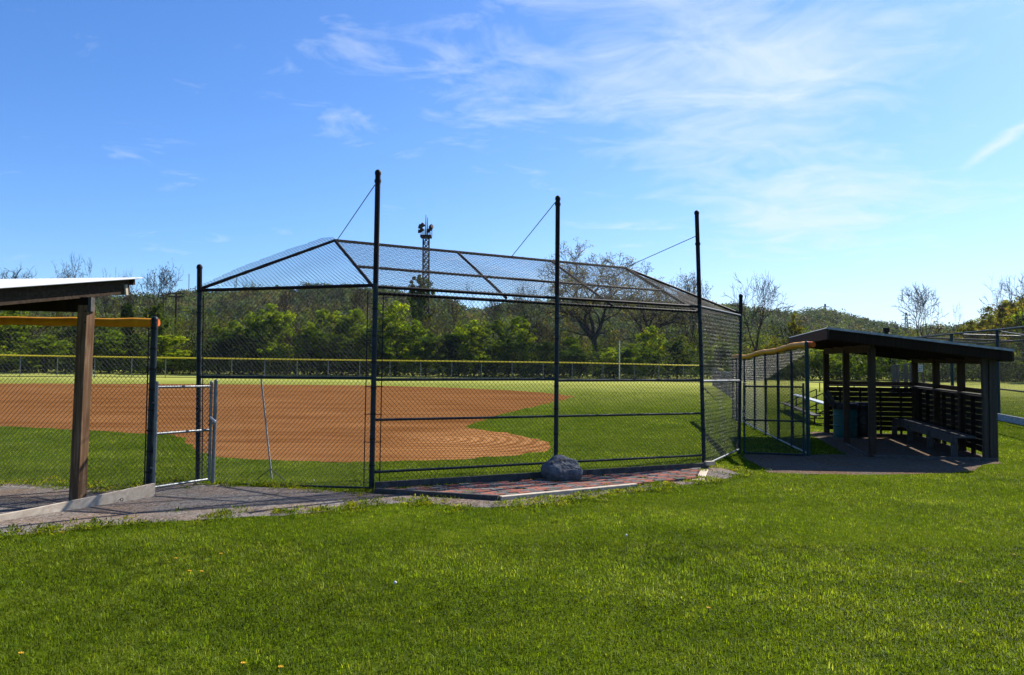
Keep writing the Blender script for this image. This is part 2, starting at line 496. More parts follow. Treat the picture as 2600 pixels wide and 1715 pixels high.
def inpoly(x, y, poly):
    x = np.asarray(x); y = np.asarray(y)
    c = np.zeros(x.shape, bool)
    n = len(poly)
    for i in range(n):
        x1, y1 = poly[i][:2]; x2, y2 = poly[(i + 1) % n][:2]
        if y1 == y2: continue
        cond = ((y1 > y) != (y2 > y)) & (x < (x2 - x1) * (y - y1) / (y2 - y1) + x1)
        c ^= cond
    return c
def subdivide(poly, step, jit=0):
    out = []
    n = len(poly)
    for i in range(n):
        a = Vector(poly[i][:2]); b = Vector(poly[(i + 1) % n][:2])
        kq = max(1, int((b - a).length / step))
        for q in range(kq):
            p = a.lerp(b, q / kq)
            if jit:
                w = noise.noise(Vector((p.x * 1.7, p.y * 1.7, 3.1))) * jit + noise.noise(Vector((p.x * 6, p.y * 6, 9.1))) * jit * .4
                nn = Vector((-(b - a).y, (b - a).x)).normalized()
                p = p + nn * w
            out.append((p.x, p.y))
    return out
def sheet(name, poly, mt, off, step=.8, jit=0, rel=None):
    pl = subdivide(poly, min(step, .3), jit)
    x0, x1 = min(p[0] for p in pl), max(p[0] for p in pl); y0, y1 = min(p[1] for p in pl), max(p[1] for p in pl)
    gx, gy = np.meshgrid(np.arange(x0, x1, step), np.arange(y0, y1, step), indexing='ij')
    gx = gx.ravel() + .013; gy = gy.ravel() + .017
    ok = inpoly(gx, gy, pl)
    pts = [Vector(p) for p in pl] + [Vector((a, b)) for a, b in zip(gx[ok], gy[ok])]
    n = len(pl)
    r = delaunay_2d_cdt(pts, [], [list(range(n))], 1, 1e-5)
    vv = r[0]
    P = np.array([(p.x, p.y) for p in vv])
    z = hz(P[:, 0], P[:, 1]) + off
    if rel is not None: z = z + rel(P[:, 0], P[:, 1])
    for i_, orig in enumerate(r[3]):
        if any(q < n for q in orig): z[i_] = gz(P[i_, 0], P[i_, 1]) - .003
    me = bpy.data.meshes.new(name)
    me.from_pydata(np.column_stack([P, z]).tolist(), [], [tuple(f) for f in r[2]])
    return finish(name, me, mt, None, True), pl
def pxpoly(pts):
    return [tuple(gp(*p)[:2]) for p in pts]

DIRT = pxpoly([(-420, 974), (-150, 974), (0, 974), (300, 975), (600, 976), (940, 979), (1150, 985), (1300, 992), (1400, 999), (1462, 1007), (1440, 1014), (1390, 1026), (1300, 1047), (1230, 1068), (1190, 1085),
               (1215, 1091), (1260, 1096), (1340, 1108), (1392, 1122), (1408, 1135), (1385, 1147), (1320, 1157), (1180, 1167), (1000, 1173), (850, 1175), (700, 1172), (600, 1167), (540, 1160), (500, 1150), (475, 1133), (455, 1113), (430, 1106), (350, 1102), (200, 1093), (0, 1083), (-200, 1076), (-420, 1070)])
o, DIRTP = sheet('infield_dirt', DIRT, M['dirt'], .014, .8, .12)
tag(o, 'raked orange brown infield dirt with ring marks around home', kind='structure')
GRAV = pxpoly([(-300, 1395), (-100, 1372), (0, 1362), (140, 1352), (250, 1338), (400, 1326), (560, 1316), (700, 1312), (800, 1302), (950, 1284), (1060, 1276), (1130, 1284), (1240, 1292), (1330, 1284), (1440, 1272), (1560, 1254), (1700, 1236), (1790, 1226), (1850, 1216), (1872, 1204),
               (1850, 1190), (1800, 1185), (1770, 1189), (1600, 1203), (1400, 1222), (1180, 1238), (955, 1250), (930, 1250), (740, 1240), (545, 1231), (480, 1224), (420, 1226), (330, 1246), (200, 1236), (0, 1226), (-300, 1222)])
o, GRAVP = sheet('gravel_path', GRAV, M['gravel'], .012, .35, .09, lambda x, y: .012 + .012 * np.sin(x * 1.1) * np.sin(y * 1.7))
tag(o, 'grey and tan gravel path along the backstop and left dugout', kind='structure')
A_, B_, C_, D_ = (8.82, 22.0), (7.57, 16.5), (9.85, 16.1), (11.1, 21.6)
FLOOR = [(4.55, 13.95), (5.4, 13.7), (6.6, 13.75), (7.9, 14.05), (8.5, 14.5), (9.2, 15.3), (9.9, 15.8), (10.05, 16.2), (11.3, 21.9), (8.9, 22.3), (8.3, 22.2), (7.2, 17.0), (6.3, 16.9), (5.0, 17.0), (4.75, 16.2)]
o, FLOORP = sheet('dirt_floor', FLOOR, M['floor'], .013, .4, .08)
tag(o, 'bare brown dirt floor under and in front of the right dugout', kind='structure')
EXCL = [DIRTP, GRAVP, FLOORP]

# ------------------------------------------------------------------ backstop
def P3(px, py, Y): return at(px, py, Y)
Y1, Y2, Y3, Y4, Y5 = 12.1, 11.35, 12.80, 14.20, 17.0
def post_line(px_t, py_t, px_b, Y):
    t = P3(px_t, py_t, Y)
    # foot on the ground below
    py = HOR + CAMH * F / Y + ROLL * (px_b - CX)
    b = P3(px_b, py, Y); b.z = gz(b.x, b.y)
    return b, t
posts = {1: post_line(507, 667, 503, Y1), 2: post_line(960, 427, 943, Y2), 3: post_line(1416.5, 493, 1411, Y3), 4: post_line(1769, 531, 1789, Y4), 5: post_line(1881, 744, 1876, Y5)}
def on(i, z):
    b, t = posts[i]
    f = (z - b.z) / (t.z - b.z)
    return b.lerp(t, f)
TOPZ, TOP2 = 2.95, 2.86
bs = thing('backstop', 'tall chain link baseball backstop with hooded top and five posts', 'backstop', posts[3][0])
prad = {1: .036, 2: .038, 3: .036, 4: .037, 5: .038}
for i in posts:
    b, t = posts[i]
    b2 = b - Vector((0, 0, .25))
    if i in (2, 3, 4):
        jn = on(i, TOPZ + (.05))
        MB().tube([b2, jn], prad[i], 12).build('post', M['pipe'], bs)
        MB().tube([jn, t - Vector((0, 0, .06))], prad[i] + .002, 12, cap=True).build('post_extension', M['dark_pipe'], bs)
    else:
        jn = on(i, TOPZ + (-.03 if i == 1 else .1))
        MB().tube([b2, jn], prad[i], 12).build('post', M['pipe'], bs)
        MB().tube([jn, t - Vector((0, 0, .05))], prad[i] + .003, 12).build('post_extension', M['dark_pipe'], bs)
    q = t - Vector((0, 0, .07))
    MB().tube([q - Vector((0, 0, .03)), q], prad[i] + .009, 12).dome(q, prad[i] + .009, 12, 4).build('post_cap', M['dark_pipe'], bs)
    # tie bands on the post
    for zz in np.arange(.35, 2.9, .38):
        c = on(i, zz + rng.uniform(-.03, .03))
        MB().tube([c - Vector((0, 0, .012)), c + Vector((0, 0, .012))], prad[i] + .005, 12).build('tie_band', M['dark_wire'], bs)
def rail(a, b, r, m_, nm='rail'):
    return MB().tube([a, b], r, 10).build(nm, M[m_], bs)
# rails of the four bays
for (a, b) in ((1, 2), (2, 3), (3, 4)):
    rail(on(a, 1.60 if a > 1 else 1.61), on(b, 1.62), .023, 'pipe')
for (a, b) in ((2, 3), (3, 4)):
    rail(on(a, 1.02), on(b, 1.02), .020, 'pipe')
    rail(on(a, .27), on(b, .27), .020, 'pipe')
rail(on(4, 1.60), on(5, 1.60), .022, 'pipe_light')
rail(on(1, TOPZ), on(2, TOPZ + .02), .026, 'dark_pipe')
rail(on(2, TOPZ + .0), on(3, TOPZ), .025, 'dark_pipe'); rail(on(3, TOPZ), on(4, TOPZ), .025, 'dark_pipe')
rail(on(4, TOPZ), on(5, TOPZ + .06), .026, 'pipe')
nrm = Vector((-.466, .885, 0))
lo = [on(2, TOP2) + nrm * .06, on(3, TOP2) + nrm * .06, on(4, TOP2) + nrm * .06]
rail(lo[0], lo[1], .026, 'dark_pipe'); rail(lo[1], lo[2], .026, 'dark_pipe')
rail(P3(548, 1228, 11.95), on(2, .045), .016, 'pipe'); rail(on(4, .09), on(5, .12), .02, 'pipe_light', 'bottom_rail')
# tension bars beside posts
for i, side, nb in ((2, -1, 1), (2, 1, 3), (1, 1, 2)):
    d = (posts[nb][0] - posts[i][0]).normalized() * (.12 if i == 2 else .07)
    a = on(i, .05) + d; b = on(i, TOPZ - .08) + d
    MB().tube([a, b], .008, 6).build('tension_bar', M['dark_wire'], bs)
    for zz in np.arange(.3, 2.9, .40):
        MB().tube([on(i, zz), on(i, zz) + d * 1.15], .006, 5).build('brace_band', M['dark_wire'], bs)
# fabric
chain('chain_link', on(1, .04), on(2, .03), on(1, TOPZ), on(2, TOPZ), M['wire'], bs, sag=.012)
chain('chain_link', on(2, .13), on(3, .13), on(2, TOPZ + .04), on(3, TOPZ + .04), M['wire'], bs, sag=.012)
chain('chain_link', on(3, .13), on(4, .13), on(3, TOPZ + .04), on(4, TOPZ + .04), M['wire'], bs, sag=.012)
chain('chain_link', on(4, .1), on(5, .1), on(4, TOPZ), on(5, TOPZ + .06), M['wire'], bs, sag=.012)
# hood
E, RISE = 2.18, 1.02
T2, T4 = on(2, TOPZ), on(4, TOPZ)
Q1 = P3(850, 611, T2.y + nrm.y * E); Q2 = P3(1588, 681, T4.y + nrm.y * E)
rail(Q1, Q2, .026, 'dark_pipe', 'hood_rail')
h0 = on(2, TOPZ - .02) + nrm * .05; h4 = on(4, TOP2) + nrm * .06
rail(Q1, h0, .026, 'dark_pipe', 'hood_rail'); rail(Q2, h4, .026, 'dark_pipe', 'hood_rail')
t1 = on(1, TOPZ + .02); t5 = on(5, TOPZ + .1)
rail(Q1, t1, .026, 'dark_pipe', 'hood_rail'); rail(Q2, t5, .025, 'dark_pipe', 'hood_rail')
rail(Q1.lerp(h0, .58), Q2.lerp(h4, .55), .023, 'dark_pipe', 'hood_rail')
for f_, g_ in ((.375, .355), (.705, .69)):
    a = Q1.lerp(Q2, f_); b = h0.lerp(h4, g_)
    rail(a, b, .024, 'dark_pipe', 'hood_rail')
up1 = Vector((0, 0, .045))
chain('hood_mesh', h0 + up1, h4 + up1, Q1 + up1 * .6, Q2 + up1 * .6, M['dark_wire'], bs, sag=.03, wr=.0030)
def tri_chain(A, B, Cc, over):
    # wing of the hood: A on the wing post, B at the corner post, Cc the raised corner; fabric runs past the edge rail
    ab = (A - Cc).normalized()
    a2, c2 = A + over * .35, Cc + over
    chain('hood_mesh', a2, A.lerp(B, .02), c2, B, M['dark_wire'], bs, sag=.0)
def fill_tri(A, B, Cc, over, name='hood_mesh', cell=.072):
    """triangular fabric clipped to A-B-C with a ragged selvage past edge A-C"""
    A, B, Cc = np.array(A), np.array(B), np.array(Cc)
    e1 = (B - A); L = np.linalg.norm(e1); e1 /= L
    nn = np.cross(e1, Cc - A); nn /= np.linalg.norm(nn); e2 = np.cross(nn, e1)
    cx, cy = np.dot(Cc - A, e1), np.dot(Cc - A, e2)
    h = cell / 2
    I = np.arange(-6, int(L / h) + 6); J = np.arange(0, int(cy / h) + 4)
    gi, gj = np.meshgrid(I, J, indexing='ij')
    segs = []
    for dj in (1, -1):
        ok = ((gi + gj) % 2 == 0)
        x = gi[ok] * h; y = gj[ok] * h; x2 = x + h; y2 = y + dj * h
        mx_, my_ = (x + x2) / 2, (y + y2) / 2
        # distance outside edge A-C, and inside of B-C
        dAC = (mx_ * cy - my_ * cx) / math.hypot(cx, cy)
        bx, by = cx - L, cy
        dBC = ((mx_ - L) * by - my_ * bx) / math.hypot(bx, by)
        keep = (dAC > -over * np.clip(my_ / cy * 2.2, .25, 1)) & (dBC < .0) & (my_ > 0) & (my_ < cy + .05)
        segs.append(np.stack([x, y, x2, y2], 1)[keep])
    sg = np.concatenate(segs)
    def pt(x, y):
        w = .012 * np.sin(x * 5) * np.sin(y * 4)
        return A + x[:, None] * e1 + y[:, None] * e2 + nn * (w + .04)[:, None]
    a, b = pt(sg[:, 0], sg[:, 1]), pt(sg[:, 2], sg[:, 3])
    t = b - a; t /= np.linalg.norm(t, axis=1)[:, None]
    p = np.cross(t, nn); wr = .0030
    q = np.cross(t, p)
    offs = [p * math.cos(w) * wr + q * math.sin(w) * wr for w in (0, 2.094, 4.189)]
    V = np.concatenate([a + o_ for o_ in offs] + [b + o_ for o_ in offs]); n = len(a); kk = np.arange(n)
    Q = np.concatenate([np.stack([kk + u * n, kk + v * n, kk + (v + 3) * n, kk + (u + 3) * n], 1) for u, v in ((0, 1), (1, 2), (2, 0))])
    finish(name, np_mesh(name, V, Q), M['dark_wire'], bs, False)
fill_tri(t1, h0, Q1, .22)
fill_tri(t5, h4, Q2, .16)
# stay wires
MB().tube([P3(952, 470, Y2), Q1 + Vector((.05, 0, .02))], .007, 5).build('stay_wire', M['dark_wire'], bs)
MB().tube([P3(1411, 513, Y3), Q1.lerp(Q2, .56)], .007, 5).build('stay_wire', M['dark_wire'], bs)
MB().tube([P3(1767, 600, Y4), Q2 + Vector((.02, 0, .02))], .007, 5).build('stay_wire', M['dark_wire'], bs)
for i, z in ((2, 4.5), (3, 4.5), (4, 4.1)):
    c = on(i, z)
    MB().tube([c - Vector((0, 0, .02)), c + Vector((0, 0, .02))], prad[i] + .012, 12).build('clamp', M['dark_pipe'], bs)
# kick board along the foot of the back wall
fo = nrm * -.085
def grd(v, z): return Vector((v.x, v.y, z))
for a, b in ((2, 3), (3, 4)):
    pa = grd(posts[a][0] + fo + (posts[b][0] - posts[a][0]).normalized() * .03, .055); pb = grd(posts[b][0] + fo, .06)
    MB().beam(pa, pb, .045, .17, bev=.004).build('kick_board', M['wood_grey'], bs)
c4 = posts[4][0] + fo * 1.6
MB().beam(grd(c4, .14) + Vector((-.08, -.02, 0)), grd(c4, .14) + Vector((.07, .03, 0)), .09, .07, bev=.004).build('end_block', M['wood_pale'], bs)

# edging timbers round the brick patch: each can be lifted away
def edge_timber(name, a, b, w, h, mt, lab, z0=None):
    a = gp(*a); b = gp(*b)
    a.z = gz(a.x, a.y) + h * .5 - .01; b.z = gz(b.x, b.y) + h * .5 - .01
    o = MB().beam(a, b, w, h, bev=.006).build(name, mt)
    return tag(o, lab, 'timber', 'edging timbers round the brick patch')
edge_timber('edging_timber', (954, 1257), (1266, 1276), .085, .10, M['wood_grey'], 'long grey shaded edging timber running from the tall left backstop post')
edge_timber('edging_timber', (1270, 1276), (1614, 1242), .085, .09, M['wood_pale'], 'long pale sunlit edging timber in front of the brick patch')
edge_timber('edging_timber', (1772, 1226), (1786, 1194), .19, .05, M['wood_pale'], 'short wide pale timber at the right end of the bricks')

# brick patch
PV = [tuple(gp(*p)[:2]) for p in ((962, 1251), (1262, 1270), (1612, 1238), (1757, 1224), (1775, 1190), (1590, 1206), (1400, 1224), (1180, 1240))]
o, _pl = sheet('paver_bed', PV, M['gravel'], .03, .3)
tag(o, 'sandy bed under the red and grey brick pavers', kind='structure')
mb = MB()
dw = (posts[4][0] - posts[2][0]).normalized(); dn = Vector((-dw.y, dw.x, 0))
org = posts[2][0]
cosr = 0
cand = []
for a in range(-4, 44):
    for b in range(-32, 4):
        # running bond, short rows of red and grey
        p = org + dw * (a * .206 + (.103 if b % 2 else 0)) + dn * (b * .106)
        cand.append((p.x, p.y, a, b))
cc = np.array(cand)
ok = inpoly(cc[:, 0], cc[:, 1], PV)
for x, y, a, b in cc[ok]:
    red = ((int(a) + (int(b) // 7)) % 2 == 0)
    j = random.uniform(.75, 1.2)
    col = (.26 * j, .105 * j, .082 * j) if red else (.14 * j, .132 * j, .128 * j)
    if random.random() < .05: continue
    ang = random.uniform(-.03, .03)
    d = (dw * math.cos(ang) + dn * math.sin(ang)) * .099
    c = Vector((x, y, gz(x, y) + .035 + random.uniform(-.006, .006)))
    mb.beam(c - d, c + d, .098, .05, bev=.005, col=col)
o = mb.build('brick_paving', M['brick'], None, False)
tag(o, 'patch of red and grey brick pavers at the foot of the backstop', kind='structure')

# ------------------------------------------------------------------ boulder
rc = Vector((.81, 12.42, .17))
bm = bmesh.new(); bmesh.ops.create_icosphere(bm, subdivisions=6, radius=1)
cuts = []
rr_ = random.Random(4)
for _ in range(13):
    nv = Vector((rr_.gauss(0, 1), rr_.gauss(0, 1), rr_.gauss(.2, .7))).normalized()
    cuts.append((nv, rr_.uniform(.84, .97)))
for v in bm.verts:
    p = v.co.copy()
    for nv, dv in cuts:
        e_ = p.dot(nv) - dv
        if e_ > 0: p -= nv * e_ * .3
    fn = Vector((.22, -.56, .80)); e_ = p.dot(fn) - .70
    if e_ > 0: p -= fn * e_ * .88
    q = Vector((p.x * .335, p.y * .25, p.z * .24))
    if p.z < 0: q.z *= .82
    q.x *= 1 + .10 * max(0, -p.z)
    # sloped face towards the camera and right
    q.z += .035 * math.exp(-((p.x + .15) ** 2) * 3) * max(0, p.z) - .05 * max(0, p.x) * max(0, p.z)
    if p.y < 0 and p.z > 0: q.y += .10 * p.z * p.z * -p.y
    n_ = noise.fractal(p * 1.5, 1.0, 2.0, 4) * .030 + noise.ridged_multi_fractal(p * 2.2 + Vector((3, 1, 7)), 1.0, 2.0, 3, 1.0, 2.0) * .012 - .018 + noise.noise(p * 9) * .004
    q += p * n_
    v.co = q + rc
me = bpy.data.meshes.new('boulder'); bm.to_mesh(me)
bvh = BVHTree.FromBMesh(bm); bm.free()
boulder = thing('boulder', 'rounded grey memorial boulder with black carved lettering on the bricks', 'boulder', (rc.x, rc.y, 0))
finish('stone', me, M['rock'], boulder)
def letter(txt, size, px0, py0, px1, py1, arch):
    cu = bpy.data.curves.new('lettering', 'FONT'); cu.body = txt; cu.size = 1.0; cu.offset = .004
    ob = bpy.data.objects.new('lettering', cu); COL.objects.link(ob)
    dg = bpy.context.evaluated_depsgraph_get()
    me = bpy.data.meshes.new_from_object(ob.evaluated_get(dg))
    bpy.data.objects.remove(ob)
    xsv = [v.co.x for v in me.vertices]; w0, w1 = min(xsv), max(xsv)
    bm = bmesh.new(); bm.from_mesh(me)
    bmesh.ops.triangulate(bm, faces=bm.faces)
    bmesh.ops.subdivide_edges(bm, edges=[e for e in bm.edges if e.calc_length() > .1], cuts=1)
    bmesh.ops.triangulate(bm, faces=bm.faces)
    bad = []
    for v in bm.verts:
        u = (v.co.x - w0) / (w1 - w0)
        px = px0 + (px1 - px0) * u
        py = py0 + (py1 - py0) * u - arch * 4 * u * (1 - u) - v.co.y * size
        d = ray(px, py).normalized()
        loc, nor, idx, dist = bvh.ray_cast(EYE, d)
        if loc is None: bad.append(v)
        else: v.co = loc + nor * .0025
    bmesh.ops.delete(bm, geom=bad, context='VERTS')
    bm.to_mesh(me); bm.free()
    finish('lettering', me, M['ink'], boulder, False)
letter('BOWMAN FIELD', 9.5, 1399, 1181, 1461, 1178, 6)
# two more lines too small to read: short carved strokes
letter('lililil il', 4.0, 1420, 1186, 1452, 1185, 1.5)
letter('ilil lillili lilil', 4.0, 1411, 1193, 1464, 1191, 2)

# ------------------------------------------------------------------ left padded fence, gate, pole
pf = thing('padded_fence', 'chain link fence with thick orange yellow pad before the left dugout', 'fence', (-5.0, 11.0, 0))
pb, pt_ = post_line(393, 812, 377, 10.95)
MB().tube([pb - Vector((0, 0, .2)), pt_], .044, 12).dome(pt_, .048, 12, 4).build('post', M['pipe'], pf)
for zz in np.linspace(.12, .95, 8):
    c = pb.lerp(pt_, zz)
    MB().tube([c - Vector((0, 0, .014)), c + Vector((0, 0, .014))], .049, 12).build('tie_band', M['dark_wire'], pf)
fx = lambda s: Vector((-5.02 - 4.4 * s, 10.98 + .75 * s, 0))
pz = 2.37
pts = [fx(s_ / 14 ) + Vector((0, 0, pz + .07 * s_ / 14 + .006 * math.sin(s_ * 2.1))) for s_ in range(15)]
MB().tube([pts[0] + Vector((.0, 0, 0))] + pts[1:], [.062 + .003 * math.sin(i_ * 1.7) for i_ in range(15)], 14).build('rail_pad', M['pad'], pf)
pe = pts[0]
MB().tube([pe + Vector((-.03, .004, 0)), pe + Vector((.055, -.006, .008))], [.065, .055], 14).build('pad_end', M['pad_end'], pf)
chain('chain_link', fx(.012) + Vector((0, 0, .03)), fx(1) + Vector((0, 0, .03)), fx(.012) + Vector((0, 0, 2.33)), fx(1) + Vector((0, 0, 2.38)), M['wire'], pf)
MB().tube([fx(.018) + Vector((0, 0, .0)), fx(.018) + Vector((0, 0, 2.3))], .009, 6).build('tension_bar', M['dark_wire'], pf)
for zz in np.arange(.2, 2.2, .33):
    c = pb.lerp(pt_, zz / 2.4); MB().tube([c, fx(.02) + Vector((0, 0, zz))], .006, 5).build('brace_band', M['dark_wire'], pf)
for s_ in (.62, .98):
    MB().tube([fx(s_) + Vector((0, .06, -.2)), fx(s_) + Vector((0, .06, 2.3))], .03, 10).build('post', M['pipe'], pf)

def gate(name, label, L, Rr, zb, zt, mids, rad, m1, m2, lean=0):
    g = thing(name, label, 'gate', L)
    up = Vector((0, 0, 1))
    a0, a1 = L + up * zb, L + up * zt; b0, b1 = Rr + up * zb, Rr + up * zt
    MB().tube([a0 - up * .02, a1 + up * .06], rad, 10).dome(a1 + up * .06, rad * 1.05, 10, 3).build('stile', M[m1], g)
    MB().tube([b0 - up * .02, b1 + up * .06], rad, 10).dome(b1 + up * .06, rad * 1.05, 10, 3).build('stile', M[m1], g)
    for z in [zb] + mids + [zt]:
        MB().tube([L + up * z, Rr + up * z], rad * .9, 10).build('gate_rail', M[m2], g)
    chain('chain_link', a0, b0, a1 + up * .04, b1 + up * .04, M['wire'], g)
    for z in np.linspace(zb + .12, zt - .1, 6):
        for q, o_ in ((L, (Rr - L) * .035), (Rr, (L - Rr) * .035)):
            MB().tube([q + up * z, q + up * z + o_], .008, 5).build('tie_band', M['dark_wire'], g)
    return g
_g = at(530, 1229, 11.72)
GL, GR = Vector((-4.90, 10.85, 0)), Vector((_g.x, 11.72, 0))
gt = gate('fence_gate', 'narrow galvanised chain link gate beside the padded fence post', GL, GR, .10, 1.475, [.83], .021, 'pipe_light', 'pipe_light')
for z in (.35, 1.25):
    MB().tube([GL + Vector((-.0, 0, z)), pb.lerp(pt_, z / 2.4)], .013, 6).build('hinge', M['pipe_light'], gt)
lk = GR + Vector((.03, -.04, .98))
MB().beam(lk + Vector((-.02, 0, .04)), lk + Vector((.06, 0, -.03)), .03, .03, bev=.004).build('latch', M['white'], gt)
MB().beam(lk + Vector((.03, -.02, -.07)), lk + Vector((.055, -.02, -.03)), .03, .05, bev=.006).build('padlock', M['pipe_light'], gt)
lp = at(540, 1229, 11.76); lp.z = 0
lpo = MB().tube([(lp.x, lp.y, -.2), (lp.x + .01, lp.y, 1.55)], .027, 10).dome((lp.x + .01, lp.y, 1.55), .031, 10, 3).build('gate_post', M['pipe_light'])
tag(lpo, 'short grey metal latch post at the right side of the narrow gate', 'post')

pole = thing('prop_pole', 'thin leaning wooden pole with two splayed feet behind the backstop wing', 'pole', (-3.75, 12.2, 0))
a, b = at(690, 1216, 12.15), at(663, 962, 11.98)
MB().beam(a, b, .021, .021, up=(0, 1, 0), bev=.003).build('shaft', M['paint_grey'], pole)
MB().beam(b + Vector((-.035, 0, .03)), b + Vector((.035, 0, .03)), .04, .05, bev=.005).build('head', M['wood_grey'], pole)
mid = a.lerp(b, .10)
for q in ((652, 1218), (722, 1220)):
    MB().beam(mid, at(q[0], q[1], 12.1), .013, .013, up=(0, 1, 0), bev=.003).build('foot', M['wood_grey'], pole)

# ------------------------------------------------------------------ left dugout
ld = thing('dugout', 'left wooden dugout with white metal roof, cut off by the picture edge', 'dugout', (-5.5, 9.95, 0), 'open timber dugouts either side of the backstop')
def corr(name, P1, P2, P3_, P4, mt, parent, pitch=.12, amp=.012, thick=.006):
    """corrugated sheet, ribs running P1->P2; corrugated across P1->P4"""
    P1, P2, P3_, P4 = [np.array(p, float) for p in (P1, P2, P3_, P4)]
    W = np.linalg.norm(P4 - P1); n = int(W / pitch * 6)
    n_ = np.cross(P2 - P1, P4 - P1); n_ /= np.linalg.norm(n_)
    if n_[2] < 0: n_ = -n_
    t = np.linspace(0, 1, n + 1)[:, None]
    wv = (amp * np.sin(t * W / pitch * 2 * math.pi))
    rows = []
    for s_ in (0, .5, 1):
        a = P1 + (P2 - P1) * s_; b = P4 + (P3_ - P4) * s_
        rows.append(a + (b - a) * t + n_ * wv)
    top = np.concatenate(rows); bot = top - n_ * thick
    V = np.concatenate([top, bot]); m_ = n + 1; Q = []
    N_ = len(top)
    for r_ in range(2):
        k_ = np.arange(n) + r_ * m_
        Q.append(np.stack([k_, k_ + 1, k_ + 1 + m_, k_ + m_], 1)); Q.append(np.stack([k_ + N_, k_ + m_ + N_, k_ + 1 + m_ + N_, k_ + 1 + N_], 1))
    k_ = np.arange(n); Q.append(np.stack([k_, k_ + N_, k_ + 1 + N_, k_ + 1], 1)); k_ = k_ + 2 * m_; Q.append(np.stack([k_, k_ + 1, k_ + 1 + N_, k_ + N_], 1))
    for c_ in (0, n):
        k_ = np.array([c_, c_ + m_]); Q.append(np.stack([k_, k_ + m_, k_ + m_ + N_, k_ + N_], 1))
    return finish(name, np_mesh(name, V, np.concatenate(Q)), mt, parent)
P1 = at(364, 706, 10.75); dirL = Vector((-2.53, .65, .03)).normalized(); dirR = (at(0, 731, 8.76) - P1)
P2 = P1 + dirR * 1.45
LEN = 5.6
corr('roof', P1, P2, P2 + dirL * LEN, P1 + dirL * LEN, M['sheet_metal'], ld)
slope = dirR.normalized()
nR = slope.cross(dirL).normalized()
if nR.z < 0: nR = -nR
# rafters under the roof, near end first
for k_, s_ in enumerate((.13, 1.3, 2.5, 3.7, 4.9)):
    a = P1 + slope * .14 + dirL * s_ - nR * .115; b = P2 + dirL * s_ - nR * .115
    MB().beam(a, b, .045, .19, up=nR, bev=.003).build('rafter', M['wood_beam'], ld)
# purlin end and fascia
MB().beam(P1 + slope * .06 - nR * .05 + dirL * .10, P1 + slope * .06 - nR * .05 + dirL * LEN, .04, .085, up=nR).build('purlin', M['wood_beam'], ld)
MB().beam(P1 + slope * .22 - nR * .15 + dirL * .08, P1 + slope * .22 - nR * .15 + dirL * LEN, .04, .14, up=nR).build('purlin', M['wood_pale'], ld)
# main beam and posts
wp = at(196, 1272, 9.93); wp.z = 0
ang = R(17)
wd = Vector((math.sin(ang), math.cos(ang), 0))
MB().beam(wp - Vector((0, 0, .2)), wp + Vector((.035, 0, 2.52)), .145, .145, up=wd, bev=.008).build('post', M['wood_post'], ld)
bl = Vector((-1, .10, .02))
MB().beam(wp + Vector((.07, .02, 2.53)), wp + bl * 4.6 + Vector((0, .02, 2.53)), .09, .19, bev=.004).build('beam', M['wood_dark'], ld)
MB().beam(wp + Vector((.11, -.03, 2.44)), wp + Vector((.11, -.03, 2.62)), .04, .09, up=(0, 1, 0), bev=.003).build('block', M['wood_grey'], ld)
MB().beam(wp + bl * 3.2 - Vector((0, 0, .2)), wp + bl * 3.2 + Vector((0, 0, 2.45)), .14, .14, up=wd, bev=.008).build('post', M['wood_post'], ld)
for dz in (2.30, 2.44):
    q = wp + Vector((.06, -.075, dz))
    MB().tube([q, q + Vector((.012, -.02, 0))], .011, 8).build('bolt', M['dark_pipe'], ld)
# sloping ground board of the open end
ba, bb = at(391, 1245, 10.58), Vector((-6.2, 7.78, .0))
V_ = []
td = Vector((bb.x - ba.x, bb.y - ba.y, 0)).normalized(); sd = Vector((-td.y, td.x, 0)) * .022
ra, rb = Vector((ba.x, ba.y, 0)), Vector((bb.x, bb.y, 0))
nseg = 10; vs = []; fc = []
for i_ in range(nseg + 1):
    f = i_ / nseg; p = ra.lerp(rb, f); tz = .195 - .15 * f - .018 * math.sin(f * 3.1)
    for s_, z in ((1, -.08), (1, tz), (-1, tz), (-1, -.08)):
        vs.append(tuple(p + sd * s_ + Vector((0, 0, z))))
for i_ in range(nseg):
    for q in range(4): fc.append((i_ * 4 + q, i_ * 4 + (q + 1) % 4, i_ * 4 + 4 + (q + 1) % 4, i_ * 4 + 4 + q))
fc += [(3, 2, 1, 0), tuple(nseg * 4 + q for q in range(4))]
mb = MB(); mb.add(vs, fc); mb.build('ground_board', M['wood_pale'], ld)
eb = at(312, 1268, 10.1)
mb = MB(); ring = [eb + Vector((.018 * math.cos(q), -.03, .018 * math.sin(q))) for q in np.linspace(0, 6.283, 11)]
mb.tube(ring, .005, 5).tube([eb + Vector((-.018, -.03, 0)), eb + Vector((-.055, .02, -.01))], .005, 5); mb.build('eye_bolt', M['dark_pipe'], ld)

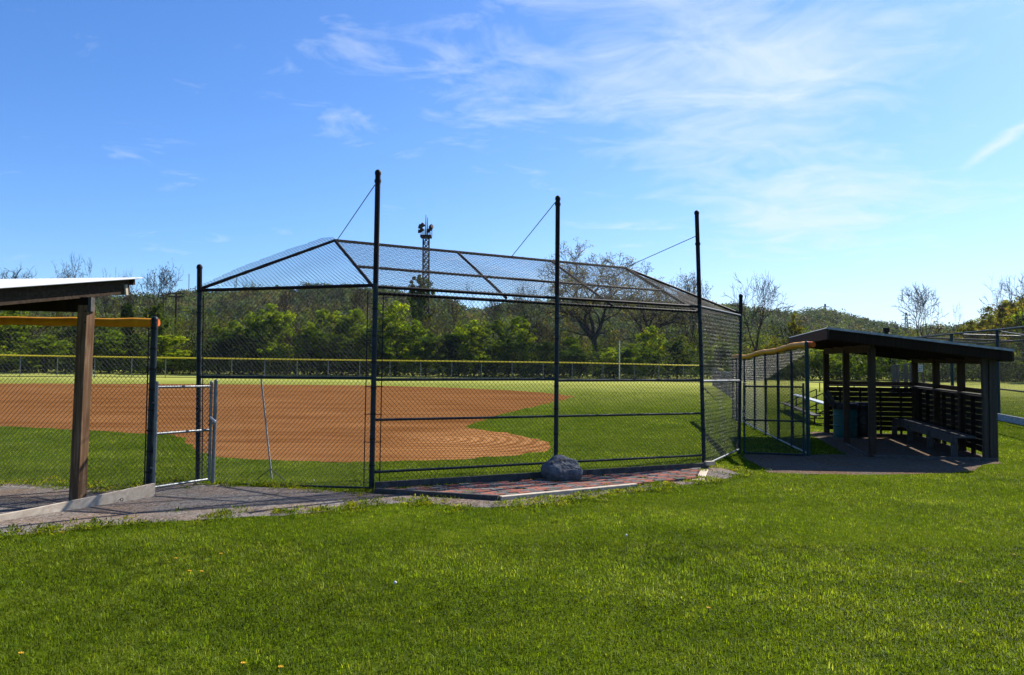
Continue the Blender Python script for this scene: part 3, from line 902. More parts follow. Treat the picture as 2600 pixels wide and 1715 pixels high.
# ------------------------------------------------------------------ right padded fence and gate
rf = thing('padded_fence', 'receding chain link fence with orange pad before the right dugout', 'fence', (6.27, 16.6, 0))
NA, NB = Vector((6.27, 16.6, 0)), Vector((7.62, 27.0, 0))
rpb, rpt = post_line(2048, 872, 2053, 16.55)
MB().tube([rpb - Vector((0, 0, .2)), rpt], .042, 12).dome(rpt, .046, 12, 4).build('post', M['green_pipe'], rf)
def rfp(s_, z=0):
    p = NA.lerp(NB, s_); p.z = gz(p.x, p.y) + z - .0; return p
zl = lambda s_: 2.42 - .05 * s_ + .022 * math.sin(s_ * 15) + .02 * math.sin(s_ * 7)
pts = []
for i_ in range(27):
    s_ = i_ / 26; p = NA.lerp(NB, s_); p.z = zl(s_) - .045 ; pts.append(p)
MB().tube(pts, [.066 + .007 * math.sin(i_ * 2.2) for i_ in range(27)], 12).build('rail_pad', M['pad'], rf)
MB().tube([pts[0] + Vector((.07, -.14, 0)), pts[0] + Vector((.02, .02, 0))], [.058, .072], 12).build('pad_end', M['pad_end'], rf)
for s_ in (.145, .29, .445, .60, .77, .92, 1.0):
    MB().tube([rfp(s_, -.2), rfp(s_) * 1.0 + Vector((0, 0, 2.3 - rfp(s_).z))], .038, 8).build('post', M['pipe'], rf)
a0, a1 = rfp(0, .06), rfp(1, .06)
chain('chain_link', a0, a1, Vector((NA.x, NA.y, 2.36)), Vector((NB.x, NB.y, 2.33)), M['wire'], rf)
MB().tube([rfp(0, .05), rfp(.5, .05), rfp(1, .05)], .022, 8).build('bottom_rail', M['pipe_light'], rf)
g5 = posts[5][0]
g2 = gate('fence_gate', 'chain link gate between the backstop end post and right padded fence', Vector((g5.x + .09, g5.y - .1, 0)), Vector((6.13, 16.5, 0)), .06, 1.48, [.76], .022, 'green_pipe', 'pipe')
mb = MB()
cc_ = Vector((g5.x + .06, g5.y - .14, 1.0))
for k_ in range(7):
    mb.tube([cc_ + Vector((.03 * math.sin(k_ * 2.1), -.01, -.05 * k_ + .06)), cc_ + Vector((.03 * math.sin(k_ * 2.1 + 1.6), .0, -.05 * k_ + .02))], .010, 5)
mb.build('chain', M['pipe_light'], g2)

# ------------------------------------------------------------------ right dugout
rd = thing('dugout', 'right wooden dugout with dark sloping roof and slatted walls', 'dugout', (8.9, 18, 0), 'open timber dugouts either side of the backstop')
vA, vB, vC, vD = [Vector((p[0], p[1], 0)) for p in (A_, B_, C_, D_)]
lenD = (vA - vB).normalized(); widD = (vC - vB).normalized()
tilt = lambda p: .022 * (p.y - 16.3)
def dp(s_, w, z=0):
    """s 0 near .. 1 far, w 0 front .. 1 back"""
    p = vB.lerp(vA, s_).lerp(vC.lerp(vD, s_), w)
    p.z = z + tilt(p); return p
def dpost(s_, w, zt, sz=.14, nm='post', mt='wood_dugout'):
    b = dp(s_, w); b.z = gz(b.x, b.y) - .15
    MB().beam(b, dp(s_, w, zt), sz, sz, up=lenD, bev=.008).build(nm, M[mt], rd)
# roof plane heights
FO, BO, NE = .95, .28, .42
rz = lambda w: 2.60 - .165 * (w - 0) * 2.3 / 1.0 * .72
def rp(s_len, w_m, dz=0):
    """s_len metres from near end, w_m metres from the front posts"""
    p = vB + lenD * s_len + widD * w_m
    p.z = 2.60 - .125 * w_m + tilt(p) * .7 + dz
    return p
LD = (vA - vB).length; WD = (vC - vB).length
corr('roof', rp(-NE, -FO), rp(-NE, WD + BO), rp(LD + NE, WD + BO), rp(LD + NE, -FO), M['dark_sheet'], rd, .13, .011)
for s_ in (-NE + .05, .15, 1.5, 2.9, 4.3, LD + NE - .1):
    MB().beam(rp(s_, -FO + .05, -.13), rp(s_, WD + BO - .05, -.13), .05, .20, bev=.003).build('rafter', M['wood_dark'], rd)
MB().beam(rp(-NE + .02, -FO + .02, -.13), rp(LD + NE - .02, -FO + .02, -.13), .04, .21, bev=.003).build('fascia', M['wood_beam'], rd)
MB().beam(rp(-NE + .02, WD + BO - .02, -.13), rp(LD + NE - .02, WD + BO - .02, -.13), .04, .20, bev=.003).build('fascia', M['wood_beam'], rd)
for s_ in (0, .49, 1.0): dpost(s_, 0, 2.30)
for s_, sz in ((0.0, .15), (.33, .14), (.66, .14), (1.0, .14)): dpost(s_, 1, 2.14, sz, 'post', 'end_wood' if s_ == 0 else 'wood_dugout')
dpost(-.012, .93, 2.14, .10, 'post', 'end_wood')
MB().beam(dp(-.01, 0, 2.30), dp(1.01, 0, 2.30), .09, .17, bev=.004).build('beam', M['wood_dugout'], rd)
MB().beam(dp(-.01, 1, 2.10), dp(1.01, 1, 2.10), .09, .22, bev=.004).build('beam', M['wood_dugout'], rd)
# slatted back wall and far end wall
def slat_wall(p, q, z0, z1, out, nstud):
    d = (q - p).normalized()
    n = 9; h = (z1 - z0) / n
    for i_ in range(n):
        z = z0 + h * (i_ + .5)
        MB().beam(p + Vector((0, 0, z + tilt(p))) + out, q + Vector((0, 0, z + tilt(q))) + out, .025, h - .007, bev=.002).build('slat', M['wood_slat'], rd)
    for i_ in range(nstud):
        f = (i_ + .7) / (nstud + .4)
        c = p.lerp(q, f)
        MB().beam(c + Vector((0, 0, gz(c.x, c.y) - .05)), c + Vector((0, 0, z1 + tilt(c))), .045, .085, up=out.normalized(), bev=.002).build('stud', M['wood_slat'], rd)
    for zz, w_ in ((z1 + .04, .13),):
        MB().beam(p + Vector((0, 0, zz + tilt(p))) - out * .3, q + Vector((0, 0, zz + tilt(q))) - out * .3, .14, .04, bev=.004).build('top_rail', M['wood_grey'], rd)
    MB().beam(p + Vector((0, 0, z1 + .11 + tilt(p))) + out * .9, q + Vector((0, 0, z1 + .11 + tilt(q))) + out * .9, .035, .10, bev=.003).build('top_board', M['wood_beam'], rd)
slat_wall(vC, vD, .10, 1.30, widD * .085, 8)
slat_wall(vA, vD, .10, 1.30, lenD * .085, 4)
# front and near sills
MB().beam(dp(-.02, -.0, .02), dp(-.02, 1.02, .02), .045, .14, bev=.003).build('sill', M['wood_grey'], rd)
MB().beam(dp(0, -.02, .0), dp(.48, -.02, .0), .045, .10, bev=.003).build('sill', M['wood_grey'], rd)
MB().beam(rp(-NE - .008, -FO, -.005), rp(-NE - .008, WD + BO, -.005), .014, .045, up=(0, 0, 1)).build('drip_edge', M['paint_grey'], rd)
vp = rp(2.6, .9)
MB().tube([vp - Vector((0, 0, .05)), vp + Vector((0, 0, .24)), vp + Vector((0, 0, .27)), vp + Vector((0, 0, .36))], [.035, .045, .075, .08], 10).build('vent_pipe', M['dark_pipe'], rd)
# player bench
bn = thing('bench', 'long grey wooden players bench along the back wall of right dugout', 'bench', dp(.4, .8))
bz = .47
ba_, bb_ = dp(.03, .80, bz), dp(.93, .80, bz)
MB().beam(ba_, bb_, .40, .045, bev=.004).build('seat', M['bench_wood'], bn)
ap = widD * -.185
MB().beam(ba_ + ap + Vector((0, 0, -.09)), bb_ + ap + Vector((0, 0, -.09)), .04, .13, bev=.003).build('apron', M['bench_wood'], bn)
for s_ in (.05, .35, .65, .92):
    q = dp(s_, .72, bz - .03); g_ = q.copy(); g_.z = gz(q.x, q.y) - .02
    MB().beam(g_, q, .13, .05, up=lenD, bev=.003).build('leg', M['wood_grey'], bn)

# drums
def drum(loc, mt, label, bag=True):
    d = thing('drum_bin', label, 'bin', loc, 'plastic drums in the right dugout')
    l = Vector(loc); prof = [(0, .285), (.02, .295), (.29, .295), (.305, .31), (.33, .31), (.345, .295), (.56, .295), (.575, .31), (.60, .31), (.615, .295), (.87, .29), (.885, .30)]
    MB().tube([l + Vector((0, 0, z)) for z, r_ in prof], [r_ for z, r_ in prof], 22).build('barrel', M[mt], d)
    if bag:
        pts = [(.74, .305), (.80, .312), (.88, .312), (.905, .30), (.90, .27), (.80, .25)]
        mb = MB(); mb.tube([l + Vector((0, 0, z)) for z, r_ in pts], [r_ for z, r_ in pts], 22, cap=False)
        v = mb.v[0]; v += rng.normal(0, .007, v.shape); mb.build('bin_bag', M['bag'], d)
    return d
l1 = Vector((8.83, 20.8, .0)); l1.z = gz(l1.x, l1.y) + .0
drum(l1, 'teal', 'teal plastic drum bin lined with a black bag in the dugout')
l2 = Vector((9.45, 21.15, .0)); l2.z = gz(l2.x, l2.y)
drum(l2, 'leaf_dark' if False else 'bag', 'black drum bin in the shade right of the teal one', True)
for k_, (a, b) in enumerate((((2120, 1037), (2092, 1000)), ((2124, 1034), (2101, 993)))):
    o = MB().beam(at(*a, 20.75), at(*b, 20.45 + .1 * k_), .09, .02, up=(.3, -1, 0), bev=.003).build('scrap_board', M['wood_grey'])
    tag(o, ['lower grey scrap board sticking out of the teal drum bin', 'upper grey scrap board sticking out of the teal drum bin'][k_], 'board', 'boards poking out of the teal drum')

# ------------------------------------------------------------------ things beyond the right dugout
bl_ = thing('bleachers', 'low silver plank bleachers behind the right padded fence', 'bleachers', (9.6, 26, .2))
for k_, (dy, zz) in enumerate(((0, .42),)):
    a = at(2030, 924, 31.0); b = at(2100, 966, 25.0)
    a, b = Vector((11.2 + dy * 0, 31, 0)), Vector((10.2, 25.2, 0))
    a = Vector((11.35 + .8 * k_, 31.5, gz(11, 31) + .62 + .25 * k_)); b = Vector((10.0 + .8 * k_, 24.6, gz(10, 24.6) + .62 + .25 * k_))
    MB().beam(a, b, .25, .045, bev=.004).build('seat_plank', M['alu'], bl_)
    a2, b2 = a - Vector((.45, 0, .33)), b - Vector((.45, 0, .33))
    MB().beam(a2, b2, .25, .04, bev=.004).build('foot_plank', M['wood_grey'], bl_)
for f in (.06, .35, .65, .95):
    p = Vector((11.35, 31.5, 0)).lerp(Vector((10.0, 24.6, 0)), f); g_ = gz(p.x, p.y)
    mb = MB()
    mb.tube([Vector((p.x - .5, p.y, g_)), Vector((p.x + .9, p.y, g_ + .05))], .025, 6)
    for dx, hh in ((-.45, .28), (0, .6), (.8, .85)):
        mb.tube([Vector((p.x + dx, p.y, g_)), Vector((p.x + dx, p.y, g_ + hh))], .022, 6)
    mb.tube([Vector((p.x - .45, p.y, g_ + .28)), Vector((p.x + .8, p.y, g_ + .85))], .02, 6)
    mb.build('frame', M['dark_pipe'], bl_)

st = thing('scorer_stand', 'grey wooden scorekeeper stand in the right background', 'stand', (24, 48, 1))
YS = 48.0
def colm(px, py0, py1, w, nm='post', mt='bench_wood', Y=YS):
    a, b = at(px, py1, Y), at(px, py0, Y)
    g_ = gz(a.x, a.y) - .05
    a = Vector((b.x, b.y, g_))
    MB().beam(a, b, w, w, up=(0, 1, 0), bev=.01).build(nm, M[mt], st)
colm(2268, 929, 980, .18); colm(2280, 930, 980, .14); colm(2300, 925, 980, .18)
colm(2271, 931, 980, .16, Y=50.5); colm(2313, 926, 980, .16, Y=50.5)
for py in (949, 955, 961):
    MB().beam(at(2276, py, YS - .12), at(2318, py, YS - .12), .04, .11, bev=.005).build('board', M['wood_grey'], st)
MB().beam(at(2264, 929, YS), at(2318, 925, YS), .12, .08).build('beam', M['wood_grey'], st)
MB().beam(at(2264, 979, YS + .8), at(2322, 979, YS + .8), 1.8, .08).build('deck', M['wood_grey'], st)
sg = thing('sign', 'small pale rectangular sign on a green post behind right dugout', 'sign', (25, 46, 1))
p = at(2332, 936, 46.0)
MB().beam(p + Vector((-.26, 0, 0)), p + Vector((.26, 0, 0)), .03, .42, bev=.004).build('panel', M['sign'], sg)
MB().tube([Vector((p.x, p.y + .05, gz(p.x, p.y))), p + Vector((0, .05, .1))], .03, 8).build('post', M['green_pipe'], sg)
mb = MB()
for r_ in range(3):
    for c_ in range(4):
        if (r_ + c_) % 3 == 2: continue
        q = p + Vector((-.17 + c_ * .105, -.018, .11 - r_ * .11))
        mb.beam(q, q + Vector((.05 + .02 * ((r_ * 3 + c_) % 2), 0, .0)), .004, .045)
mb.build('marks', M['ink'], sg)
o = MB().beam(at(2322, 974, 40), at(2362, 981, 37), .25, .12, bev=.01).build('plank_seat', M['paint_grey'])
tag(o, 'pale sloping plank seat in the grass behind the right dugout window', 'plank')
# low pipe fence far right
lf = thing('pipe_fence', 'low thin pipe fence on the far grass seen through right dugout', 'fence', (22, 52, 1))
a, b = at(2045, 970, 46), at(2172, 976, 52)
MB().tube([a, b], .03, 6).build('rail', M['dark_pipe'], lf)
for f in (.26, .62, .97):
    p = a.lerp(b, f); MB().tube([Vector((p.x, p.y, gz(p.x, p.y) - .1)), p], .03, 6).build('post', M['dark_pipe'], lf)

# neighbouring backstop on the far right
nb = thing('backstop', 'second green pipe backstop behind the right dugout at picture edge', 'backstop', (17.3, 28, 0))
n1, n2, n3, n4 = at(2318, 858, 36), at(2532, 838, 28.0), at(2610, 831, 25.0), at(2760, 815, 21.0)
for p in (n2, at(2416, 848, 31.5), n4):
    MB().tube([Vector((p.x, p.y, gz(p.x, p.y) - .1)), p], .06, 10).build('post', M['green_pipe'], nb)
def nrail(a, b, r_=.035): MB().tube([a, b], r_, 8).build('rail', M['pipe'], nb)
nrail(n1, n2); nrail(n2, n4)
nrail(at(2440, 850, 31.5), at(2640, 856, 33)); nrail(at(2345, 858, 36), at(2640, 869, 33)); nrail(n2 + Vector((.1, 0, -.06)), at(2640, 858, 33))
nrail(at(2380, 866, 36), at(2500, 872, 33)); nrail(at(2500, 872, 33), at(2640, 862, 30))
def foot(p, z=.1): return Vector((p.x, p.y, gz(p.x, p.y) + z))
chain('chain_link', foot(n1), foot(n2), n1, n2, M['dark_wire'], nb, cell=.10, wr=.003)
chain('chain_link', foot(n2), foot(n4), n2, n4, M['dark_wire'], nb, cell=.085, wr=.003)
MB().beam(foot(n2, .10) + Vector((-.3, .15, 0)), foot(n4, .10), .06, .26, bev=.01).build('kick_board', M['paint_grey'], nb)
MB().beam(foot(n2, 1.05), foot(n4, 1.05), .04, .05).build('rail', M['pipe'], nb)

# low sideline fence beyond the padded one
sl = thing('sideline_fence', 'low chain link fence running back along the right foul line', 'fence', (11, 38, .5))
s0, s1 = Vector((10.7, 38.0, 0)), Vector((14.6, 57.0, 0))
for f in np.linspace(0, 1, 10):
    p = s0.lerp(s1, f); MB().tube([foot(p, -.2), foot(p, 1.22)], .03, 6).build('post', M['pipe_light'], sl)
chain('chain_link', foot(s0, .05), foot(s1, .05), foot(s0, 1.2), foot(s1, 1.2), M['wire'], sl, cell=.09, wr=.003)
MB().tube([foot(s0, 1.22), foot(s0.lerp(s1, .5), 1.22), foot(s1, 1.22)], .025, 6).build('rail', M['pipe_light'], sl)
MB().tube([foot(s0.lerp(s1, .35), 1.28), foot(s0.lerp(s1, .62), 1.28)], .06, 8).build('rail_pad', M['cap'], sl)

# ------------------------------------------------------------------ outfield fence
of = thing('outfield_fence', 'long outfield chain link fence with thin yellow top cap', 'fence', (-6, 76, 1))
OX = [(-140, 64), (51, 67), (145.5, 68.5), (240, 69.5), (334, 71), (420, 72), (505, 73), (588, 74), (672, 75), (754, 75.5), (833, 76), (913, 76.5), (990, 77), (1068, 77.5), (1147, 78), (1222, 78.5), (1300, 79), (1379, 80), (1453, 81), (1531, 82), (1610, 83), (1673, 84), (1735, 85.5), (1785, 88)]
OP = []
for px, Yq in OX:
    py = HOR + ROLL * (px - CX)
    p = at(px, py, Yq); p.z = gz(p.x, p.y); OP.append(p)
OH = 1.83
for p in OP: MB().tube([p - Vector((0, 0, .1)), p + Vector((0, 0, OH))], .034, 6).build('post', M['pipe_light'], of)
MB().tube([p + Vector((0, 0, OH + .02)) for p in OP], .062, 8).build('top_cap', M['cap'], of)
MB().tube([p + Vector((0, 0, .06)) for p in OP], .03, 6).build('bottom_rail', M['dark_pipe'], of)
V_, Q_, nn_ = [], [], 0
for a, b in zip(OP[:-1], OP[1:]):
    o = chain('x', a + Vector((0, 0, .06)), b + Vector((0, 0, .06)), a + Vector((0, 0, OH)), b + Vector((0, 0, OH)), M['wire'], None, cell=.16, wr=.0042)
    v = np.empty(len(o.data.vertices) * 3); o.data.vertices.foreach_get('co', v); V_.append(v.reshape(-1, 3))
    q = np.empty(len(o.data.loops), np.int32); o.data.loops.foreach_get('vertex_index', q); Q_.append(q.reshape(-1, 4) + nn_); nn_ += len(o.data.vertices)
    me_ = o.data; bpy.data.objects.remove(o); bpy.data.meshes.remove(me_)
finish('chain_link', np_mesh('chain_link', np.concatenate(V_), np.concatenate(Q_)), M['wire'], of, False)
for px, py, Yq, lab in ((235, 875, 68.0, 'white foul pole by the outfield fence at far left'), (1573, 867, 81.8, 'white foul pole by the outfield fence right of centre')):
    t = at(px, py, Yq); b = Vector((t.x, t.y, gz(t.x, t.y) - .1))
    tag(MB().tube([b, t], .055, 8).dome(t, .06, 8, 3).build('foul_pole', M['white']), lab, 'pole', 'white foul poles')

# ------------------------------------------------------------------ towers, poles
tw = thing('floodlight_tower', 'dark lattice floodlight tower with platform and two whip antennas', 'tower', tuple(at(1080, 948, 150)))
YT = 150.0
bc = at(1080, 945, YT); tc = at(1082, 602, YT)
def tq(f, i_):
    hw = .62 - .05 * f
    c = bc.lerp(tc, f); sx, sy = ((-1, -1), (1, -1), (1, 1), (-1, 1))[i_]
    return c + Vector((sx * hw * .97, sy * hw * .8, 0))
for i_ in range(4):
    MB().tube([tq(0, i_), tq(1, i_)], .12, 6).build('leg', M['lattice'], tw)
mb = MB(); nl = 22
for kx in range(nl):
    f0, f1 = kx / nl, (kx + 1) / nl
    for i_ in range(4):
        j_ = (i_ + 1) % 4
        mb.tube([tq(f0, i_), tq(f1, j_)], .075, 4, False).tube([tq(f0, j_), tq(f1, i_)], .075, 4, False).tube([tq(f1, i_), tq(f1, j_)], .05, 4, False)
mb.build('bracing', M['lattice'], tw)
MB().tube([bc + Vector((-.1, -.7, 0)), tc + Vector((-.1, -.7, 0))], .05, 5).build('ladder', M['lattice'], tw)
hp = 1.05
MB().beam(tc + Vector((-hp, 0, .05)), tc + Vector((hp, 0, .05)), 1.9, .45).build('platform', M['lattice'], tw)
for y in (-.9, .9):
    mb = MB()
    for x in np.linspace(-hp, hp, 6): mb.tube([tc + Vector((x, y, .2)), tc + Vector((x, y, 1.35))], .035, 4)
    for z in (.75, 1.35): mb.tube([tc + Vector((-hp, y, z)), tc + Vector((hp, y, z))], .035, 4)
    mb.build('railing', M['lattice'], tw)
for x, z, rr, ax in ((-1.0, 1.9, .5, (-1, -.5, .3)), (-.55, 2.2, .45, (-1, -.6, .3)), (-1.1, 1.0, .38, (-1, -.4, 0)), (-.7, 1.3, .4, (-.6, -1, 0)), (.85, 1.9, .5, (1, -.5, .3)), (.7, 1.4, .42, (1, -.8, .2)), (.35, 1.0, .35, (.5, -1, 0))):
    c = tc + Vector((x, -.3, z)); a = Vector(ax).normalized()
    MB().tube([c - a * .35, c, c + a * .35, c + a * .4], [.15, rr * .8, rr, rr * .9], 9).build('floodlight', M['lattice'], tw)
for px, py in ((1081.5, 546), (1085.5, 553)):
    t = at(px, py, YT); MB().tube([Vector((t.x, t.y, tc.z)), t.lerp(Vector((t.x, t.y, tc.z)), .55), t], [.12, .10, .05], 5).build('antenna', M['lattice'], tw)

def util(px, ptop, Y, label):
    u = thing('utility_pole', label, 'utility pole', tuple(at(px, 945, Y)))
    t = at(px, ptop, Y); b = at(px, 950, Y)
    MB().tube([Vector((t.x, t.y, b.z - 1)), t], [.2, .15], 8).build('shaft', M['bark'], u)
    for dz in (.2, .75):
        MB().beam(t + Vector((-1.3, 0, -dz)), t + Vector((1.3, 0, -dz)), .14, .16).build('crossarm', M['bark'], u)
    for x in (-1.2, -.6, .6, 1.2): MB().tube([t + Vector((x, 0, -.2)), t + Vector((x, 0, .15))], .06, 5).build('insulator', M['dark_pipe'], u)
util(448, 742, 125, 'wooden utility pole with two crossarms right of the bare forked tree')
def mast(px, p0, p1, Y, r_, label):
    t = at(px, p0, Y); b = at(px, p1, Y)
    o = MB().tube([b - Vector((0, 0, 8)), t], r_, 4).build('radio_mast', M['paint_grey'])
    tag(o, label, 'mast', 'thin radio masts on the left hill')
mast(374, 696, 760, 430, .22, 'thin radio mast on the hill just right of the white roof tip')
mast(480, 696, 752, 430, .22, 'thin radio mast on the hill just left of the backstop')
def pylon(px, p0, p1, Y, hw, label):
    py_ = thing('pylon', label, 'pylon', tuple(at(px, p1, Y)), 'power pylons on the right hill')
    t = at(px, p0, Y); b = at(px, p1, Y) - Vector((0, 0, 8)); mb = MB()
    for sx in (-1, 1):
        mb.tube([b + Vector((sx * hw, 0, 0)), t + Vector((sx * hw * .25, 0, 0))], .3, 4)
    H = (t - b).length; n = 7
    for i_ in range(n):
        f0, f1 = i_ / n, (i_ + 1) / n
        w0, w1 = hw * (1 - .75 * f0), hw * (1 - .75 * f1)
        mb.tube([b.lerp(t, f0) + Vector((-w0, 0, 0)), b.lerp(t, f1) + Vector((w1, 0, 0))], .2, 4).tube([b.lerp(t, f0) + Vector((w0, 0, 0)), b.lerp(t, f1) + Vector((-w1, 0, 0))], .2, 4)
    mb.build('tower_frame', M['dark_pipe'], py_)
    for dz in (2.0, 5.0, 8.0):
        MB().beam(t + Vector((-hw * 2.1, 0, -dz)), t + Vector((hw * 2.1, 0, -dz)), .35, .35).build('crossarm', M['dark_pipe'], py_)
pylon(2095, 772, 802, 560, 1.4, 'small power pylon on the hill above the dugout roof peak')
pylon(2301, 794, 830, 560, 1.6, 'small power pylon seen behind the lone bare tree on the right')

# ------------------------------------------------------------------ trees
def leaves(centers, radii, per, size, seed, flat=.75):
    """leaf-sized faces in clumps: returns verts, quads, tint"""
    g = np.random.default_rng(seed)
    n = len(centers) * per
    C = np.repeat(np.asarray(centers, float), per, 0); Rr = np.repeat(np.asarray(radii, float), per)
    d = g.normal(size=(n, 3)); d /= np.linalg.norm(d, axis=1)[:, None]
    rad = g.random(n) ** .45
    Pp = C + d * (Rr * rad)[:, None] * np.array([1, 1, flat])
    a = g.normal(size=(n, 3)); a /= np.linalg.norm(a, axis=1)[:, None]
    b = np.cross(a, g.normal(size=(n, 3))); b /= np.linalg.norm(b, axis=1)[:, None]
    s_ = (size * g.uniform(.55, 1.35, n))[:, None]
    V = np.stack([Pp - a * s_, Pp - b * s_ * .55, Pp + a * s_, Pp + b * s_ * .55], 1).reshape(-1, 3)
    Q = np.arange(n * 4).reshape(-1, 4)
    t = np.repeat(g.uniform(.6, 1.3, len(centers)), per) * g.uniform(.75, 1.25, n)
    hue = np.repeat(g.uniform(-.12, .12, len(centers)), per)
    T = np.stack([t * (1 + hue), t, t * (1 - hue)], 1)
    return V, Q, T
def leaf_mesh(name, V, Q, T, mt):
    me = np_mesh(name, V, Q)
    me.materials.append(mt)
    at_ = me.attributes.new('tint', 'FLOAT_COLOR', 'FACE')
    at_.data.foreach_set('color', np.column_stack([T, np.ones(len(T))]).astype(np.float32).ravel())
    return me

class Branch:
    """grow a branching skeleton with a rounded crown, scaled to the wanted height"""
    def __init__(s, seed, height=10, spread=.45, levels=6, trunk=.2, lean=0, fork=.3, up=.2, twig=.03, first=3, wide=1.0):
        s.r = random.Random(seed); s.seg = []; s.tips = []
        s.spread, s.levels, s.up, s.twig, s.first = spread, levels, up, twig, first
        s.grow(Vector((0, 0, -.5)), Vector((lean, 0, 1)).normalized(), height * fork, trunk, 0)
        zs = sorted(t.z for t in s.tips); k_ = height / zs[int(len(zs) * .985)]
        s.seg = [([Vector((p.x * k_ * wide, p.y * k_ * wide, p.z * k_)) for p in ps], rs) for ps, rs in s.seg]
        s.tips = [Vector((t.x * k_ * wide, t.y * k_ * wide, t.z * k_)) for t in s.tips]
    def grow(s, p, d, L, r_, lev):
        n = 4 if lev < 2 else 3
        pts, rs = [p], [r_]
        last = lev >= s.levels
        end = s.twig * .5 if last else max(s.twig, r_ * .72)
        side = []
        for i_ in range(n):
            w = .10 + .045 * lev
            d = (d + Vector((s.r.gauss(0, w), s.r.gauss(0, w), s.r.gauss(0, w * .5) + s.up * .2))).normalized()
            p = p + d * (L / n)
            pts.append(p); rs.append(r_ + (end - r_) * (i_ + 1) / n)
            if 1 <= lev < s.levels and i_ < n - 1 and s.r.random() < .42: side.append((p.copy(), d.copy(), rs[-1]))
        s.seg.append((pts, rs))
        if last:
            s.tips.append(p); return
        k = s.first if lev == 0 else (3 if s.r.random() < .25 else 2)
        ph = s.r.uniform(0, 6.283)
        for q in range(k):
            ax = d.orthogonal().normalized(); ax.rotate(Matrix.Rotation(ph + 6.283 * q / k + s.r.uniform(-.5, .5), 3, d))
            an = s.spread * s.r.uniform(.55, 1.2)
            nd = (d * math.cos(an) + ax * math.sin(an)).normalized()
            s.grow(p, nd, L * s.r.uniform(.70, .92) * (.95 if lev else .8), max(s.twig, end * s.r.uniform(.62, .88)), lev + 1)
        for (q, dd, rr) in side:
            ax = dd.orthogonal().normalized(); ax.rotate(Matrix.Rotation(s.r.uniform(0, 6.283), 3, dd))
            nd = (dd * .6 + ax * .8).normalized()
            s.grow(q, nd, L * s.r.uniform(.45, .7), max(s.twig, rr * .5), min(s.levels, lev + 2))
    def mesh(s, name, mt):
        mb = MB()
        for pts, rs in s.seg:
            mb.tube(pts, rs, 7 if rs[0] > .12 else (5 if rs[0] > .06 else 3), False)
        me = bpy.data.meshes.new(name)
        me.from_pydata(np.concatenate(mb.v).tolist(), [], mb.f); me.materials.append(mt)
        me.polygons.foreach_set('use_smooth', np.ones(len(me.polygons), bool))
        return me

# bare tree kinds
bareK = []
for sd_, sp, fk, ln, fi in ((1, .40, .30, 0, 3), (2, .48, .24, .06, 3), (3, .34, .34, -.04, 2), (4, .44, .22, .08, 2)):
    br = Branch(sd_, 16, sp, 6, .25, ln, fk, .22, .032, fi)
    mts = br.mesh('bare_limbs', M['bark'])
    tp = np.array([tuple(t) for t in br.tips])
    bareK.append((mts, tp))
big = Branch(11, 17, .60, 7, .55, .03, .16, .10, .032, 4)
big_limbs = big.mesh('oak_limbs', M['bark_grey'])
tp = np.array([tuple(t) for t in big.tips]); g0 = np.random.default_rng(5)
sel = tp[g0.random(len(tp)) < .75]
Vb, Qb, Tb = leaves(sel, np.full(len(sel), .42), 9, .10, 21)
print('oak tips', len(tp), 'bare', [len(b[1]) for b in bareK], 'oak width', np.percentile(np.abs(tp[:,0]),95), [np.percentile(np.abs(b[1][:,0]),95) for b in bareK])
oak_leaf = leaf_mesh('oak_buds', Vb, Qb, Tb, M['leaf_bud'])
budK = []
for mts, tps in bareK[:2]:
    sel = tps[g0.random(len(tps)) < .45]
    Vb, Qb, Tb = leaves(sel, np.full(len(sel), .5), 4, .13, 31)
    budK.append(leaf_mesh('bud_haze', Vb, Qb, Tb, M['leaf_brown']))

# leafy kinds, unit height 10
def crown_centers(seed, H=10., W=3.2, n=60, base=.5, shape='round'):
    g = np.random.default_rng(seed); out, rad = [], []
    lobes = [(g.uniform(-.55, .55) * W, g.uniform(-.5, .5) * W, g.uniform(.22, .84) * H, g.uniform(.30, .52) * W) for _ in range(10)]
    lobes.append((0, 0, H * .88, W * .34)); lobes.append((g.uniform(-.3, .3) * W, 0, H * .3, W * .7))
    for _ in range(n):
        l = lobes[g.integers(len(lobes))]
        d = g.normal(size=3); d /= np.linalg.norm(d)
        rr = l[3] * g.random() ** .35
        c = np.array(l[:3]) + d * rr * np.array([1, 1, .95])
        c[2] = max(base, min(H * .97, c[2]))
        out.append(c); rad.append(g.uniform(.35, .95) * W * .17)
    return np.array(out), np.array(rad)
def leafy_kind(seed, mt, n=120, per=62, size=.15, W=3.2, base=.5):
    per = int(per * 1.6); size *= .74
    c, r_ = crown_centers(seed, 10, W, n, base)
    V, Q, T = leaves(c, r_, per, size, seed + 100)
    me = leaf_mesh('leafy_crown', V, Q, T, mt)
    br = Branch(seed + 50, 8.6, .42, 4, .16, 0, .32, .3, .03, 3)
    return me, br.mesh('leafy_trunk', M['bark'])
brightK = [leafy_kind(s_, M['leaf_bright'], 190, 62, .14, W) for s_, W in ((41, 3.6), (42, 3.4), (43, 4.0), (44, 3.0))]
darkK = [leafy_kind(s_, M['leaf_dark'], 130, 62, .15, W, .3) for s_, W in ((51, 3.2), (52, 4.2))]
brownK = [leafy_kind(s_, M['leaf_brown'], 90, 22, .10, W) for s_, W in ((61, 3.6), (62, 3.0))]
yellowK = [leafy_kind(s_, M['leaf_yellow'], 130, 60, .16, W, .6) for s_, W in ((71, 3.8), (72, 4.4))]

